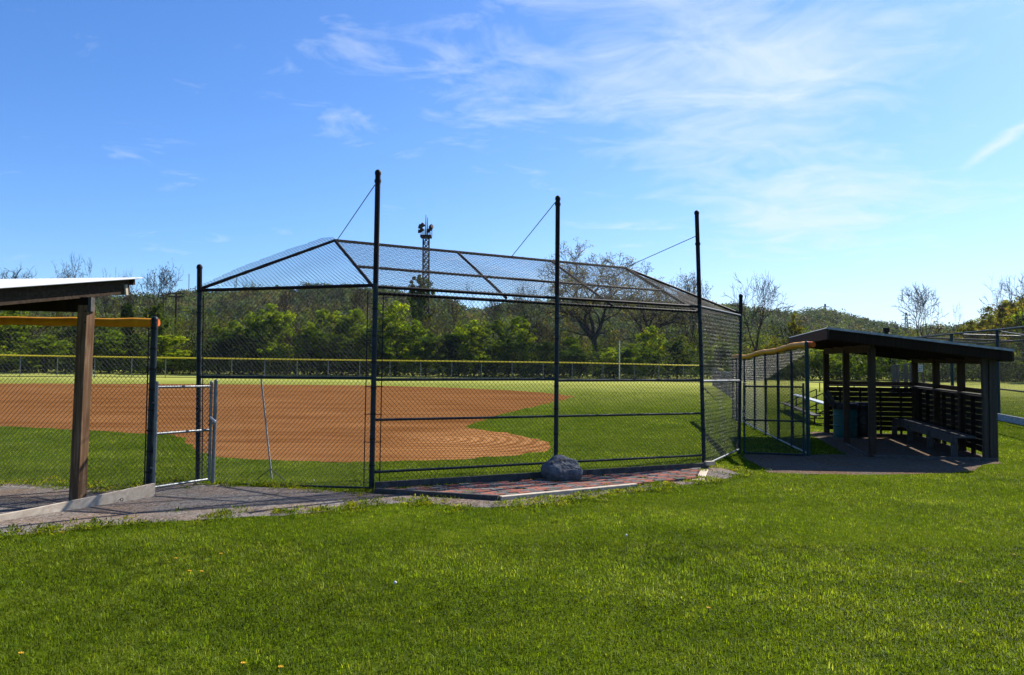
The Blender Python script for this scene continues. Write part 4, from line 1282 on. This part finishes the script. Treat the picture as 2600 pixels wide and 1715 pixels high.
def place_tree(name, label, px, ptop, Y, trunk_me, H0, crown_me=None, wpx=None, W0=3.2, rot=0, group=None, gzv=None, part='trunk'):
    t = at(px, ptop, Y)
    g_ = gz(t.x, t.y) if gzv is None else gzv
    k_ = (t.z - g_) / H0
    kx = k_ if wpx is None else (wpx / F * Y) / (2 * W0)
    root = thing(name, label, 'tree', (t.x, t.y, g_), group)
    root.rotation_euler = (0, 0, rot)
    root.scale = (kx, kx, k_)
    for nm, me in (('trunk', trunk_me), ('crown', crown_me)):
        if me is None: continue
        c = bpy.data.objects.new(nm, me); COL.objects.link(c); c.parent = root
    return root
BG = 'bare trees standing along the far tree line'
bare = [
 (25, 682, 108, 0, 'bare tree crown at the far left edge above the white roof', 150),
 (135, 677, 110, 1, 'bare twiggy tree above the white roof, left of the tallest one', 130),
 (204, 646, 106, 2, 'tallest bare tree rising above the white dugout roof', 120),
 (284, 660, 108, 3, 'bare tree behind the tip of the white dugout roof', 125),
 (338, 692, 112, 1, 'thin bare tree just right of the white roof tip', 90),
 (405, 678, 107, 0, 'bare forked tree between padded fence post and backstop, beside utility pole', 120),
 (632, 702, 106, 2, 'bare dark tree behind the left wing of the backstop', 150),
 (738, 722, 112, 1, 'slender bare tree left of the tallest left backstop post', 90),
 (850, 716, 115, 3, 'bare branching tree just left of the tallest backstop post', 130),
 (905, 725, 118, 0, 'small bare tree behind the tallest backstop post', 110),
 (1145, 712, 112, 3, 'leaning bare tree right of the lattice tower', 110),
 (1262, 752, 118, 0, 'small bare tree in the sky gap right of the lattice tower', 80),
 (1360, 712, 100, 1, 'bare thick trunked tree left of the central backstop post', 150),
 (1752, 704, 110, 0, 'bare wispy tree left of the right backstop post', 110),
 (1905, 701, 96, 1, 'large bare tree right of the backstop end post', 190),
 (1985, 790, 100, 3, 'low bare scrubby tree left of the dugout roof peak', 110),
 (2343, 722, 92, 0, 'lone wide bare tree above the right dugout roof', 150),
 (2428, 768, 95, 2, 'thin bare sapling right of the lone wide bare tree', 50),
 (2525, 708, 95, 3, 'dark bare tree in front of the yellow green hillside', 130),
 (2592, 690, 105, 0, 'bare tree at the right picture edge on the hillside', 120),
]
for n_, (px, pt2, Yq, kd, lab, w) in enumerate(bare):
    place_tree('bare_tree', lab, px, pt2, Yq, bareK[kd][0], 16, budK[kd] if kd < 2 and n_ % 4 == 1 else None, w * .95, float(np.percentile(np.hypot(bareK[kd][1][:, 0], bareK[kd][1][:, 1]), 92)), n_ * 1.3, BG)
OW = float(np.percentile(np.hypot(tp[:, 0], tp[:, 1]), 92))
place_tree('oak_tree', 'largest spreading tree with sparse young leaves behind the central post', 1520, 640, 104, big_limbs, 17, oak_leaf, 330, OW, .6, 'big spreading trees')
place_tree('oak_tree', 'second spreading tree behind the right half of the backstop hood', 1632, 694, 110, big_limbs, 17, oak_leaf, 270, OW, 2.9, 'big spreading trees')

GG = 'leafy trees along the far tree line'
green = [
 (20, 765, 98, 'b', 2, 'bright green tree at the left picture edge under the roof', 190),
 (118, 850, 94, 'b', 0, 'low bright green shrub tree left of the wooden dugout post', 130),
 (205, 805, 99, 'd', 1, 'dark green tree behind the wooden dugout post', 150),
 (282, 838, 95, 'b', 1, 'mid green shrub tree just right of the wooden dugout post', 130),
 (322, 765, 103, 'd', 0, 'dark ivy clad tree right of the white roof tip', 75),
 (352, 845, 96, 'd', 1, 'dark low tree behind the padded fence post', 130),
 (402, 768, 103, 'd', 0, 'dark ivy clad tree below the bare forked tree', 85),
 (440, 846, 94, 'b', 3, 'bright shrub tree behind the narrow gate', 140),
 (496, 800, 104, 'n', 0, 'brown budding tree behind the left backstop post', 140),
 (560, 800, 100, 'n', 1, 'brown budding tree at left of the backstop wing', 130),
 (598, 812, 97, 'b', 1, 'yellow green small tree in left part of the backstop wing', 90),
 (690, 771, 96, 'b', 0, 'tall bright green tree in the middle of the backstop wing', 130),
 (755, 800, 98, 'n', 1, 'brown twiggy tree between two bright trees in the wing', 100),
 (832, 776, 97, 'b', 3, 'bright tree left of the tallest backstop post', 120),
 (910, 782, 98, 'b', 1, 'bright tree directly left beside the tallest backstop post', 110),
 (1004, 764, 95, 'b', 2, 'largest bright green tree right of the tallest backstop post', 150),
 (1062, 694, 112, 'd', 0, 'tall dark vine covered tree in front of the lattice tower', 130),
 (1118, 800, 102, 'n', 0, 'brown budding tree right of the vine covered tree', 130),
 (640, 836, 94, 'd', 1, 'dark full bush under the tall bright tree in the wing', 130),
 (790, 838, 95, 'd', 0, 'dark full bush left of the bright tree near the tallest post', 130),
 (870, 846, 94, 'd', 1, 'dark full bush just left of the tallest post', 120),
 (960, 840, 94, 'd', 0, 'dark full bush below the largest bright tree', 120),
 (1085, 842, 94, 'd', 1, 'dark full bush below the vine covered tree', 140),
 (1150, 852, 94, 'd', 0, 'dark full bush left of the rounded bright tree', 110),
 (1290, 858, 93, 'd', 1, 'dark full bush below the two bright trees in mid backstop', 120),
 (1380, 866, 93, 'd', 0, 'dark full bush behind the central backstop post', 120),
 (652, 806, 97, 'b', 3, 'small bright tree touching the left side of the tall bright one', 90),
 (785, 818, 95, 'b', 1, 'low bright tree midway between the tall bright one and tallest post', 90),
 (872, 800, 99, 'b', 0, 'yellow green tree between two bright trees left of tallest post', 100),
 (962, 800, 98, 'b', 3, 'bright tree touching the right side of the tallest post', 90),
 (1052, 812, 96, 'b', 1, 'low bright tree under the dark vine covered one', 100),
 (1165, 838, 95, 'b', 3, 'low bright tree left of the rounded bright tree', 80),
 (1448, 850, 97, 'b', 3, 'mid green tree just right of the central backstop post', 100),
 (1610, 872, 94, 'b', 0, 'low green tree between foul pole and bright upright tree', 100),
 (560, 820, 98, 'b', 3, 'green tree right beside the left backstop post', 80),
 (60, 812, 99, 'b', 3, 'green tree partly under the left roof beam', 110),
 (730, 788, 101, 'b', 2, 'bright tree behind the brown one in the wing', 90),
 (560, 846, 95, 'd', 1, 'dark full bush beside the left backstop post', 130),
 (1205, 812, 95, 'b', 0, 'rounded bright tree in the middle of the backstop', 120),
 (1258, 804, 99, 'b', 3, 'bright tree left behind the rounded one in mid backstop', 90),
 (1322, 802, 98, 'b', 1, 'bright tree left of the central backstop post', 110),
 (1390, 800, 103, 'n', 1, 'brown twiggy tree behind the central backstop post', 130),
 (1470, 888, 93, 'd', 1, 'dark shrub tree right of the central backstop post', 130),
 (1560, 882, 94, 'b', 2, 'green shrub tree behind the right foul pole', 130),
 (1655, 826, 97, 'b', 1, 'bright upright tree left of the right backstop post', 90),
 (1720, 862, 96, 'd', 0, 'dark tree left beside the right backstop post', 110),
 (1835, 868, 92, 'b', 0, 'bright shrub tree seen through the right backstop wing', 110),
 (1785, 800, 106, 'n', 0, 'brown budding tree behind the right backstop post', 140),
 (1905, 850, 100, 'n', 1, 'brown budding tree above the far end of the orange pad', 130),
 (2012, 796, 104, 'y', 0, 'yellow green tree left of the dugout roof peak', 80),
 (1972, 858, 98, 'y', 1, 'low yellow green tree above the orange pad', 90),
 (2085, 880, 97, 'b', 1, 'green tree between the first two posts of right dugout', 110),
 (2180, 862, 99, 'b', 3, 'green tree in the middle opening of the right dugout', 120),
 (2262, 872, 98, 'd', 1, 'dark green tree behind the scorekeeper stand', 130),
 (2345, 862, 100, 'd', 0, 'dark tree seen through the right dugout back windows', 110),
 (2420, 858, 100, 'd', 1, 'dark tree behind the right end of the dugout', 130),
 (2545, 860, 100, 'd', 1, 'dark tree behind the second backstop post', 150),
 (2625, 850, 95, 'd', 0, 'dark tree at right edge behind the second backstop', 130),
 (2455, 812, 112, 'y', 0, 'yellow green tree at the foot of the right hillside', 120),
 (2512, 778, 116, 'y', 1, 'yellow green tree behind the dark bare tree', 130),
 (2570, 762, 120, 'y', 0, 'upper yellow green hillside tree near the right edge', 130),
 (2598, 790, 108, 'b', 2, 'bright green tree at the right edge above the second backstop', 110),
 (2640, 740, 125, 'y', 1, 'highest yellow green hillside tree at the right edge', 160),
]
KD = {'b': brightK, 'd': darkK, 'n': brownK, 'y': yellowK}; WD0 = {'b': 3.6, 'd': 3.8, 'n': 3.6, 'y': 4.2}
for n_, (px, pt2, Yq, kd, ix, lab, w) in enumerate(green):
    me, tr = KD[kd][ix]
    place_tree('leafy_tree', lab, px, pt2, Yq, tr, 10, me, w * (1.22 if kd == 'b' else 1.15), WD0[kd], n_ * 2.1, GG)

# undergrowth along the field edge: one mass
g1 = np.random.default_rng(77)
n = 900
X = g1.uniform(-85, 85, n); Yy = 93 + 7 * g1.random(n) + .02 * np.abs(X)
hgt = 1.2 + 4.2 * g1.random(n) ** 1.5
C = np.column_stack([X, Yy, hz(X, Yy) + hgt * .45])
V, Q, T = leaves(C, .8 + hgt * .42, 80, .16, 78, .8); T *= np.where(g1.random(n) < .3, 1.3, .55).repeat(80)[:, None]
o = bpy.data.objects.new('undergrowth', leaf_mesh('undergrowth', V, Q, T, M['leaf_dark'])); COL.objects.link(o)
tag(o, 'dark tangled undergrowth along the far edge of the field', 'undergrowth', kind='stuff')

# woodland mass standing close behind the single trees
n = 520
px_ = g1.uniform(-350, 2450, n); Yw = g1.uniform(104, 122, n)
Cw, Rw, Tw_ = [], [], []
for a, b in zip(px_, Yw):
    x = (a - CX) / F * b; g_ = gz(x, b); H_ = g1.uniform(4.0, 9.2) * (1 - .25 * (a > 1400))
    for q in range(5):
        Cw.append((x + g1.normal() * 1.1, b + g1.normal() * .8, g_ + H_ * (.3 + .17 * q))); Rw.append(g1.uniform(.8, 1.5) * (1.25 - .15 * q))
    k_ = g1.random()
    Tw_.append((1.0, 1.0, 1.0) if k_ < .45 else ((.55, .62, .7) if k_ < .75 else (1.0, .72, .8)))
V, Q, T = leaves(np.array(Cw), np.array(Rw), 46, .13, 88, 1.0)
T = T * np.repeat(np.array(Tw_), 5 * 46, 0)
o = bpy.data.objects.new('woodland', leaf_mesh('woodland', V, Q, T, M['leaf_mid'])); COL.objects.link(o)
tag(o, 'mixed green and brown woodland thicket close behind the tree row', 'woodland', kind='stuff')

# hills with woods on them
def hill(name, label, ridge, Y0, Yr, Yb, fl, flabel, ntree, seed, mt, tree_r=4.2, off=7.5):
    rx = np.array([p[0] for p in ridge], float); ry = np.array([p[1] for p in ridge], float)
    cols = np.linspace(rx[0], rx[-1], 90)
    top = np.interp(cols, rx, ry)
    VV = []; nr = 14
    def hp_(c, f):
        # f 0 foot .. 1 ridge .. then back slope
        pyv = np.interp(c, rx, ry)
        rt = at(c, pyv, Yr)
        zt = rt.z - off
        xw = (c - CX) / F
        if f <= 1:
            Yq = Y0 + (Yr - Y0) * f
            z = 1.5 + (zt - 1.5) * (math.sin((f - .5) * math.pi) * .5 + .5) ** .9
        else:
            Yq = Yr + (Yb - Yr) * (f - 1); z = zt * (1 - (f - 1) * .8)
        wob = 2.5 * noise.noise(Vector((c * .012, f * 3, seed)))
        return Vector((xw * Yq, Yq, z + wob * min(1, f * 2)))
    fs = list(np.linspace(0, 1, nr)) + [1.4, 2.0]
    for c in cols:
        for f in fs: VV.append(tuple(hp_(c, f)))
    m_ = len(fs); i_, j_ = np.meshgrid(np.arange(len(cols) - 1), np.arange(m_ - 1), indexing='ij'); k_ = (i_ * m_ + j_).ravel()
    o = finish(name, np_mesh(name, np.array(VV), np.stack([k_, k_ + m_, k_ + m_ + 1, k_ + 1], 1)), M['hill'])
    tag(o, label, kind='structure')
    g = np.random.default_rng(seed)
    cs, rs = [], []
    for _ in range(ntree):
        c = g.uniform(rx[0], rx[-1]); f = g.random() ** .8 * 1.12
        p = hp_(c, min(f, 1.15)); r_ = tree_r * g.uniform(.55, 1.25)
        hh = off * g.uniform(.55, 1.1)
        cs.append((p.x, p.y, p.z + hh * .55)); rs.append(r_)
        cs.append((p.x + g.normal() * r_ * .4, p.y, p.z + hh * .82)); rs.append(r_ * .62)
    V, Q, T = leaves(np.array(cs), np.array(rs), 80, .46 * tree_r / 4.2, seed + 9, 1.0)
    # each tree keeps one tint, from fresh green through grey brown
    tt = np.repeat(g.uniform(.45, 1.45, ntree), 160); br_ = np.repeat(g.random(ntree) < .33, 160)
    T2 = np.stack([tt, tt, tt], 1) * g.uniform(.8, 1.2, (len(tt), 1)); T2[br_] *= np.array([1.05, .72, .9])
    o = bpy.data.objects.new(fl, leaf_mesh(fl, V, Q, T2, mt)); COL.objects.link(o)
    tag(o, flabel, 'forest', kind='stuff')
hill('hill', 'wooded hill behind the left and centre of the field', [(-500, 760), (-100, 756), (150, 760), (360, 757), (430, 755), (520, 748), (620, 742), (720, 740), (820, 735), (930, 738), (1010, 745), (1080, 758), (1140, 778), (1190, 800), (1280, 850)], 170, 400, 620, 'hill_forest', 'spring woods covering the long hill on the left', 2600, 3, M['forest'])
hill('hill', 'lower wooded hill behind the right side', [(1120, 850), (1180, 795), (1240, 788), (1300, 778), (1400, 772), (1500, 768), (1620, 765), (1750, 770), (1860, 788), (1950, 794), (2020, 797), (2090, 798), (2160, 808), (2220, 818), (2260, 832), (2310, 846), (2400, 836), (2480, 830), (2600, 815), (2900, 800)], 200, 520, 760, 'hill_forest', 'blue green woods covering the lower hill on the right', 3000, 5, M['forest'], 5.0, 9)
hill('hill', 'steep near hillside rising out of the picture on the right', [(2380, 905), (2430, 862), (2470, 835), (2520, 800), (2580, 765), (2650, 730), (2800, 690), (3100, 660)], 120, 190, 300, 'hillside_wood', 'yellow green woods on the steep right hillside', 700, 6, M['leaf_yellow'], 2.6, 6)

# ------------------------------------------------------------------ grass
def grass(name, label, bands, seed, excl, size_mul=1.0):
    g = np.random.default_rng(seed)
    Vs, Ts, Qs, tints = [], [], [], []
    nv = 0
    allT, allQ = [], []
    tq, tt = [], []
    for (y0, y1, dens, L, W, seg) in bands:
        wmax = .70 * y1 + 3.0
        n = int((y1 - y0) * 2 * wmax * dens)
        x = g.uniform(-wmax, wmax, n); y = g.uniform(y0, y1, n)
        keep = np.abs(x) < .70 * y + 3.0
        for pl in excl:
            ins = inpoly(x, y, pl)
            keep &= ~ins
        x, y = x[keep], y[keep]
        n = len(x)
        z = hz(x, y)
        pn = np.array([(noise.noise(Vector((a * .28, b * .8, 0))) + .5 * noise.noise(Vector((a * 1.3, b * 1.6, 5)))) for a, b in zip(x[::1], y[::1])]) if n < 400000 else np.zeros(n)
        pf = np.array([noise.noise(Vector((a * 7, b * 7, 4))) for a, b in zip(x, y)])
        ln = L * g.uniform(.5, 1.35, n) * (1 + .12 * pn + .2 * pf)
        wd = W * g.uniform(.7, 1.3, n)
        az = g.uniform(0, 2 * math.pi, n); tl = np.abs(g.normal(.72, .5, n)).clip(0, 1.5)
        dx, dy = np.cos(az), np.sin(az)
        sx, sy = -dy, dx
        z0 = z - .004
        base = np.stack([x, y, z0], 1)
        side = np.stack([sx * wd, sy * wd, np.zeros(n)], 1)
        def ptt(f):
            a = tl * (.45 + .75 * f)
            return base + np.stack([dx * np.sin(a) * ln * f, dy * np.sin(a) * ln * f, np.cos(a) * ln * f], 1)
        tip = ptt(1.0)
        c = (1.0 + .36 * pn + .62 * pf) * g.uniform(.4, 1.55, n)
        dry_glint = g.random(n) < (.07 + .10 * np.clip(pn, 0, 1))
        T = np.stack([c, c, c], 1)
        T[dry_glint] = T[dry_glint] * np.array([1.9, 1.6, 4.5])  # sparse pale dry blades, brightened to paint highlights into the lawn
        if seg:
            m1 = ptt(.55)
            V = np.concatenate([base - side, base + side, m1 + side * .8, m1 - side * .8, tip])
            k_ = np.arange(n)
            allQ.append(np.stack([k_, k_ + n, k_ + 2 * n, k_ + 3 * n], 1) + nv); allT.append(np.stack([k_ + 3 * n, k_ + 2 * n, k_ + 4 * n], 1) + nv)
            tq.append(T); tt.append(T)
        else:
            V = np.concatenate([base - side, base + side, tip]); k_ = np.arange(n)
            allT.append(np.stack([k_, k_ + n, k_ + 2 * n], 1) + nv); tt.append(T)
        Vs.append(V); nv += len(V)
    V = np.concatenate(Vs); Q = np.concatenate(allQ) if allQ else None; T_ = np.concatenate(allT)
    me = np_mesh(name, V, Q, T_)
    me.materials.append(M['grass'])
    tint = np.concatenate(tq + tt)
    at_ = me.attributes.new('tint', 'FLOAT_COLOR', 'FACE')
    at_.data.foreach_set('color', np.column_stack([tint, np.ones(len(tint))]).astype(np.float32).ravel())
    o = bpy.data.objects.new(name, me); COL.objects.link(o)
    return tag(o, label, 'grass', kind='stuff')
PVP = PV
grass('lawn_grass', 'short mown green lawn in front of the backstop and around the dugouts',
      [(2.6, 5.5, 8200, .036, .0024, True), (5.5, 8, 7000, .035, .0028, True), (8, 11, 4800, .034, .0034, False), (11, 15, 3000, .034, .0044, False), (15, 20, 1300, .036, .0062, False), (20, 30, 520, .036, .009, False), (30, 44, 150, .04, .014, False)], 9, EXCL + [PVP])
# straggling weeds along the edges of gravel and bricks
g2_ = np.random.default_rng(12)
Vw, Qw, Tw, nv_ = [], [], [], 0
spots = []
for poly, num, jit in ((GRAVP, 1500, .20), (PV, 420, .10)):
    n = len(poly)
    for _ in range(num):
        i_ = g2_.integers(n); f = g2_.random()
        p = np.array(poly[i_][:2]) * (1 - f) + np.array(poly[(i_ + 1) % n][:2]) * f + g2_.normal(0, jit, 2)
        if noise.noise(Vector((p[0] * 1.5, p[1] * 1.5, 8))) > -.12: spots.append(p)
for _ in range(1100):
    p = np.array([g2_.uniform(-2, 3.6), g2_.uniform(9, 14)])
    if inpoly(p[0], p[1], PV) and noise.noise(Vector((p[0] * 3, p[1] * 3, 2))) > .0 + .12 * (p[0] - 1.0) / 2.5: spots.append(p)
for _ in range(90):
    q = g2_.uniform(0, 6.283); spots.append(np.array([rc.x + math.cos(q) * .37 + g2_.normal(0, .03), rc.y + math.sin(q) * .27 + g2_.normal(0, .03)]))
eb_ = gp(1779, 1210)
spots = [q for q in spots if math.hypot(q[0] - eb_.x, q[1] - eb_.y) > .36]
sp_ = np.array(spots)
nb_ = 26
n = len(sp_) * nb_
bx = np.repeat(sp_, nb_, 0) + g2_.normal(0, .05, (n, 2)); z = hz(bx[:, 0], bx[:, 1]) + .02
az = g2_.uniform(0, 6.283, n); ln = g2_.uniform(.02, .075, n); tl = g2_.uniform(.2, 1.3, n); w = g2_.uniform(.004, .009, n)
base = np.column_stack([bx, z]); dx, dy = np.cos(az), np.sin(az)
side = np.stack([-dy * w, dx * w, np.zeros(n)], 1)
mid_ = base + np.stack([dx * np.sin(tl) * ln * .55, dy * np.sin(tl) * ln * .55, np.cos(tl) * ln * .6], 1)
tip = base + np.stack([dx * np.sin(tl) * ln, dy * np.sin(tl) * ln, np.cos(tl) * ln * .8], 1)
V = np.concatenate([base, mid_ - side, tip, mid_ + side]); k_ = np.arange(n)
tn = np.repeat(g2_.uniform(.7, 1.5, len(sp_)), nb_) * g2_.uniform(.7, 1.3, n)
ye = np.repeat(g2_.random(len(sp_)) < .35, nb_)
Tn = np.stack([tn, tn, tn], 1); Tn[ye] *= np.array([1.9, 1.35, 1.5])
o = bpy.data.objects.new('weeds', leaf_mesh('weeds', V, np.stack([k_, k_ + n, k_ + 2 * n, k_ + 3 * n], 1), Tn, M['grass'])); COL.objects.link(o)
tag(o, 'straggling weeds along the gravel edge and between the bricks', 'weeds', kind='stuff')

# dandelions
def flower_mesh(seedhead):
    mb = MB()
    if seedhead:
        mb.dome((0, 0, .05), .013, 10, 4); mb.dome((0, 0, .05), .013, 10, 4, (0, 0, -1))
    else:
        for k_ in range(16):
            a = k_ * .3927; mb.beam((0, 0, .038), (.015 * math.cos(a), .015 * math.sin(a), .042 + .003 * (k_ % 2)), .006, .003)
        mb.dome((0, 0, .038), .009, 8, 3)
    return mb
protoF = {}
def dandelion(px, py, seed, lab):
    p = gp(px, py)
    r_ = thing('dandelion', lab, 'flower', p, 'white dandelion seed heads' if seed else 'yellow dandelion flowers in the lawn')
    if seed not in protoF:
        a = flower_mesh(seed).build('flower_head', M['seed_white' if seed else 'yellow_flower'], r_)
        a.matrix_parent_inverse = Matrix(); mb = MB(); mb.tube([(0, 0, -.01), (0, 0, .045 if seed else .036)], .003, 5)
        b = mb.build('stem', M['stem'], r_); b.matrix_parent_inverse = Matrix(); protoF[seed] = (a, b)
    else:
        for s_ in protoF[seed]:
            c = s_.copy(); COL.objects.link(c); c.parent = r_
for px, py, lab in ((446, 1430, 'yellow dandelion in the lawn left of the pair below the gravel'), (481, 1463, 'left flower of a yellow dandelion pair on the left lawn'), (511, 1464, 'right flower of a yellow dandelion pair on the left lawn'),
                    (52, 1677, 'yellow dandelion near the bottom left corner'), (617, 1703, 'yellow dandelion at the bottom edge left of centre'), (712, 1713, 'yellow dandelion at the bottom edge, right of another'),
                    (157, 1362, 'yellow dandelion just below the gravel at left'), (1799, 1559, 'yellow dandelion in the lawn right of centre'), (2439, 1492, 'yellow dandelion on the right lawn, lower of the two'), (2575, 1420, 'yellow dandelion at the right edge of the lawn'), (560, 1418, 'yellow dandelion in the lawn under the gravel shadow')):
    dandelion(px, py, False, lab)
for px, py, lab in ((797, 1229, 'white dandelion seed head at the foot of the left wing'), (1003, 1496, 'pale dandelion seed head in the middle of the lawn'), (1590, 1372, 'pale dandelion seed head below the brick patch')):
    dandelion(px, py, True, lab)

# ------------------------------------------------------------------ air
hm = bpy.data.materials.new('haze_air'); hm.use_nodes = True
ht = hm.node_tree; ht.nodes.clear()
ho = ht.nodes.new('ShaderNodeOutputMaterial'); hv = ht.nodes.new('ShaderNodeVolumePrincipled')
hv.inputs['Color'].default_value = (.62, .78, 1.0, 1); hv.inputs['Density'].default_value = HAZE; hv.inputs['Anisotropy'].default_value = .25
ht.links.new(hv.outputs[0], ho.inputs['Volume'])
bm = bmesh.new(); bmesh.ops.create_cube(bm, size=1, matrix=Matrix.Translation((0, 450, 44)) @ Matrix.Diagonal((2100, 1200, 92, 1)))
me = bpy.data.meshes.new('haze'); bm.to_mesh(me); bm.free()
o = finish('haze', me, hm, None, False)
tag(o, 'thin bluish air haze over the far hills', kind='stuff')

# ------------------------------------------------------------------ light
SUN_AZ, SUN_EL = R(49), R(42)     # azimuth to the right of the viewing direction
sd_ = Vector((math.sin(SUN_AZ) * math.cos(SUN_EL), math.cos(SUN_AZ) * math.cos(SUN_EL), math.sin(SUN_EL)))
L = bpy.data.lights.new('sun', 'SUN'); L.energy = 5.0; L.angle = R(.5); L.color = (1.0, .95, .86)
lo_ = bpy.data.objects.new('sun', L); COL.objects.link(lo_)
lo_.rotation_euler = (-sd_).to_track_quat('-Z', 'Y').to_euler()
W = bpy.data.worlds.new('World'); S.world = W; W.use_nodes = True
nt = W.node_tree
bg = nt.nodes['Background']
sky = nt.nodes.new('ShaderNodeTexSky'); sky.sky_type = 'NISHITA'; sky.sun_disc = False
sky.sun_elevation = SUN_EL; sky.sun_rotation = SUN_AZ
sky.air_density = 1.0; sky.dust_density = .6; sky.ozone_density = 2.2; sky.altitude = 200
hs = nt.nodes.new('ShaderNodeHueSaturation'); hs.inputs['Saturation'].default_value = 1.2
nt.links.new(sky.outputs[0], hs.inputs['Color'])
skc = mixc(nt, 1.0, hs.outputs[0], (1.08, 1.37, 1.82), 'MULTIPLY')
tc_ = nt.nodes.new('ShaderNodeTexCoord')
sp = nt.nodes.new('ShaderNodeSeparateXYZ'); nt.links.new(tc_.outputs['Generated'], sp.inputs[0])
zc = math_n(nt, 'ADD', math_n(nt, 'MAXIMUM', sp.outputs[2], 0.0), .10)
u_ = math_n(nt, 'DIVIDE', sp.outputs[0], zc); v_ = math_n(nt, 'DIVIDE', sp.outputs[1], zc)
cb = nt.nodes.new('ShaderNodeCombineXYZ'); nt.links.new(u_, cb.inputs[0]); nt.links.new(v_, cb.inputs[1])
def uv_of(px, py):
    d = ray(px, py).normalized(); z_ = max(d.z, 0) + .10
    return d.x / z_, d.y / z_
mp = nt.nodes.new('ShaderNodeMapping'); mp.inputs['Rotation'].default_value = (0, 0, R(28)); mp.inputs['Scale'].default_value = (1.0, 1.4, 1); nt.links.new(cb.outputs[0], mp.inputs[0])
c1 = noise_n(nt, mp.outputs[0], 3.0, 10, .62, 1.1)
c2 = noise_n(nt, cb.outputs[0], 1.7, 8, .62, .7)
def blob(px, py, ru, rv):
    a, b = uv_of(px, py)
    q = math_n(nt, 'ADD', math_n(nt, 'POWER', math_n(nt, 'ABSOLUTE', math_n(nt, 'DIVIDE', math_n(nt, 'SUBTRACT', u_, a), ru)), 2.0), math_n(nt, 'POWER', math_n(nt, 'ABSOLUTE', math_n(nt, 'DIVIDE', math_n(nt, 'SUBTRACT', v_, b), rv)), 2.0))
    return math_n(nt, 'POWER', 2.718, math_n(nt, 'MULTIPLY', q, -1.0))
mk = math_n(nt, 'ADD', blob(1850, 230, .45, .65), math_n(nt, 'MULTIPLY', blob(2050, 540, .5, .6), .9))
mk = math_n(nt, 'ADD', mk, math_n(nt, 'MULTIPLY', blob(430, 430, .22, .4), .22))
mk = math_n(nt, 'ADD', mk, math_n(nt, 'MULTIPLY', blob(1200, 180, .5, .4), .4))
mk = math_n(nt, 'ADD', mk, math_n(nt, 'MULTIPLY', blob(2200, 780, 2.5, 2.2), .75))
cl = math_n(nt, 'ADD', math_n(nt, 'MULTIPLY_ADD', c2, .6, math_n(nt, 'MULTIPLY', c1, .9)), math_n(nt, 'MULTIPLY', mk, .44))
cf = math_n(nt, 'MULTIPLY', math_n(nt, 'DIVIDE', math_n(nt, 'SUBTRACT', cl, .89), .46, clamp=True), .70)
# contrail
(ua, va), (ub, vb) = uv_of(2410, 455), uv_of(2610, 312)
ll = math.hypot(ub - ua, vb - va); tx, ty = (ub - ua) / ll, (vb - va) / ll
al = math_n(nt, 'ADD', math_n(nt, 'MULTIPLY', math_n(nt, 'SUBTRACT', u_, ua), tx), math_n(nt, 'MULTIPLY', math_n(nt, 'SUBTRACT', v_, va), ty))
ac = math_n(nt, 'ABSOLUTE', math_n(nt, 'ADD', math_n(nt, 'MULTIPLY', math_n(nt, 'SUBTRACT', u_, ua), -ty), math_n(nt, 'MULTIPLY_ADD', math_n(nt, 'SUBTRACT', v_, va), tx, math_n(nt, 'MULTIPLY_ADD', c1, .10, -.05))))
ct = math_n(nt, 'MULTIPLY', math_n(nt, 'SUBTRACT', 1.0, math_n(nt, 'DIVIDE', ac, .045, clamp=True)), math_n(nt, 'MULTIPLY', math_n(nt, 'DIVIDE', al, .25, clamp=True), math_n(nt, 'MULTIPLY', c2, 1.7)))
cf = math_n(nt, 'MAXIMUM', cf, math_n(nt, 'MULTIPLY', ct, .9))
cf = math_n(nt, 'MAXIMUM', cf, math_n(nt, 'MULTIPLY', blob(2150, 850, 2.2, 3.2), .55))
vm = nt.nodes.new('ShaderNodeMix'); vm.data_type = 'RGBA'; nt.links.new(cf, vm.inputs[0]); nt.links.new(skc, vm.inputs[6]); vm.inputs[7].default_value = (8.2, 9.2, 10.2, 1)
nt.links.new(vm.outputs[2], bg.inputs['Color'])
bg.inputs['Strength'].default_value = .052
VS = S.view_settings
VS.view_transform = 'Standard'; VS.look = 'None'; VS.exposure = 1.03; VS.gamma = 1.0; VS.use_curve_mapping = False
S.cycles.max_bounces = 6; S.cycles.diffuse_bounces = 2; S.cycles.glossy_bounces = 2; S.cycles.transmission_bounces = 3; S.cycles.transparent_max_bounces = 8
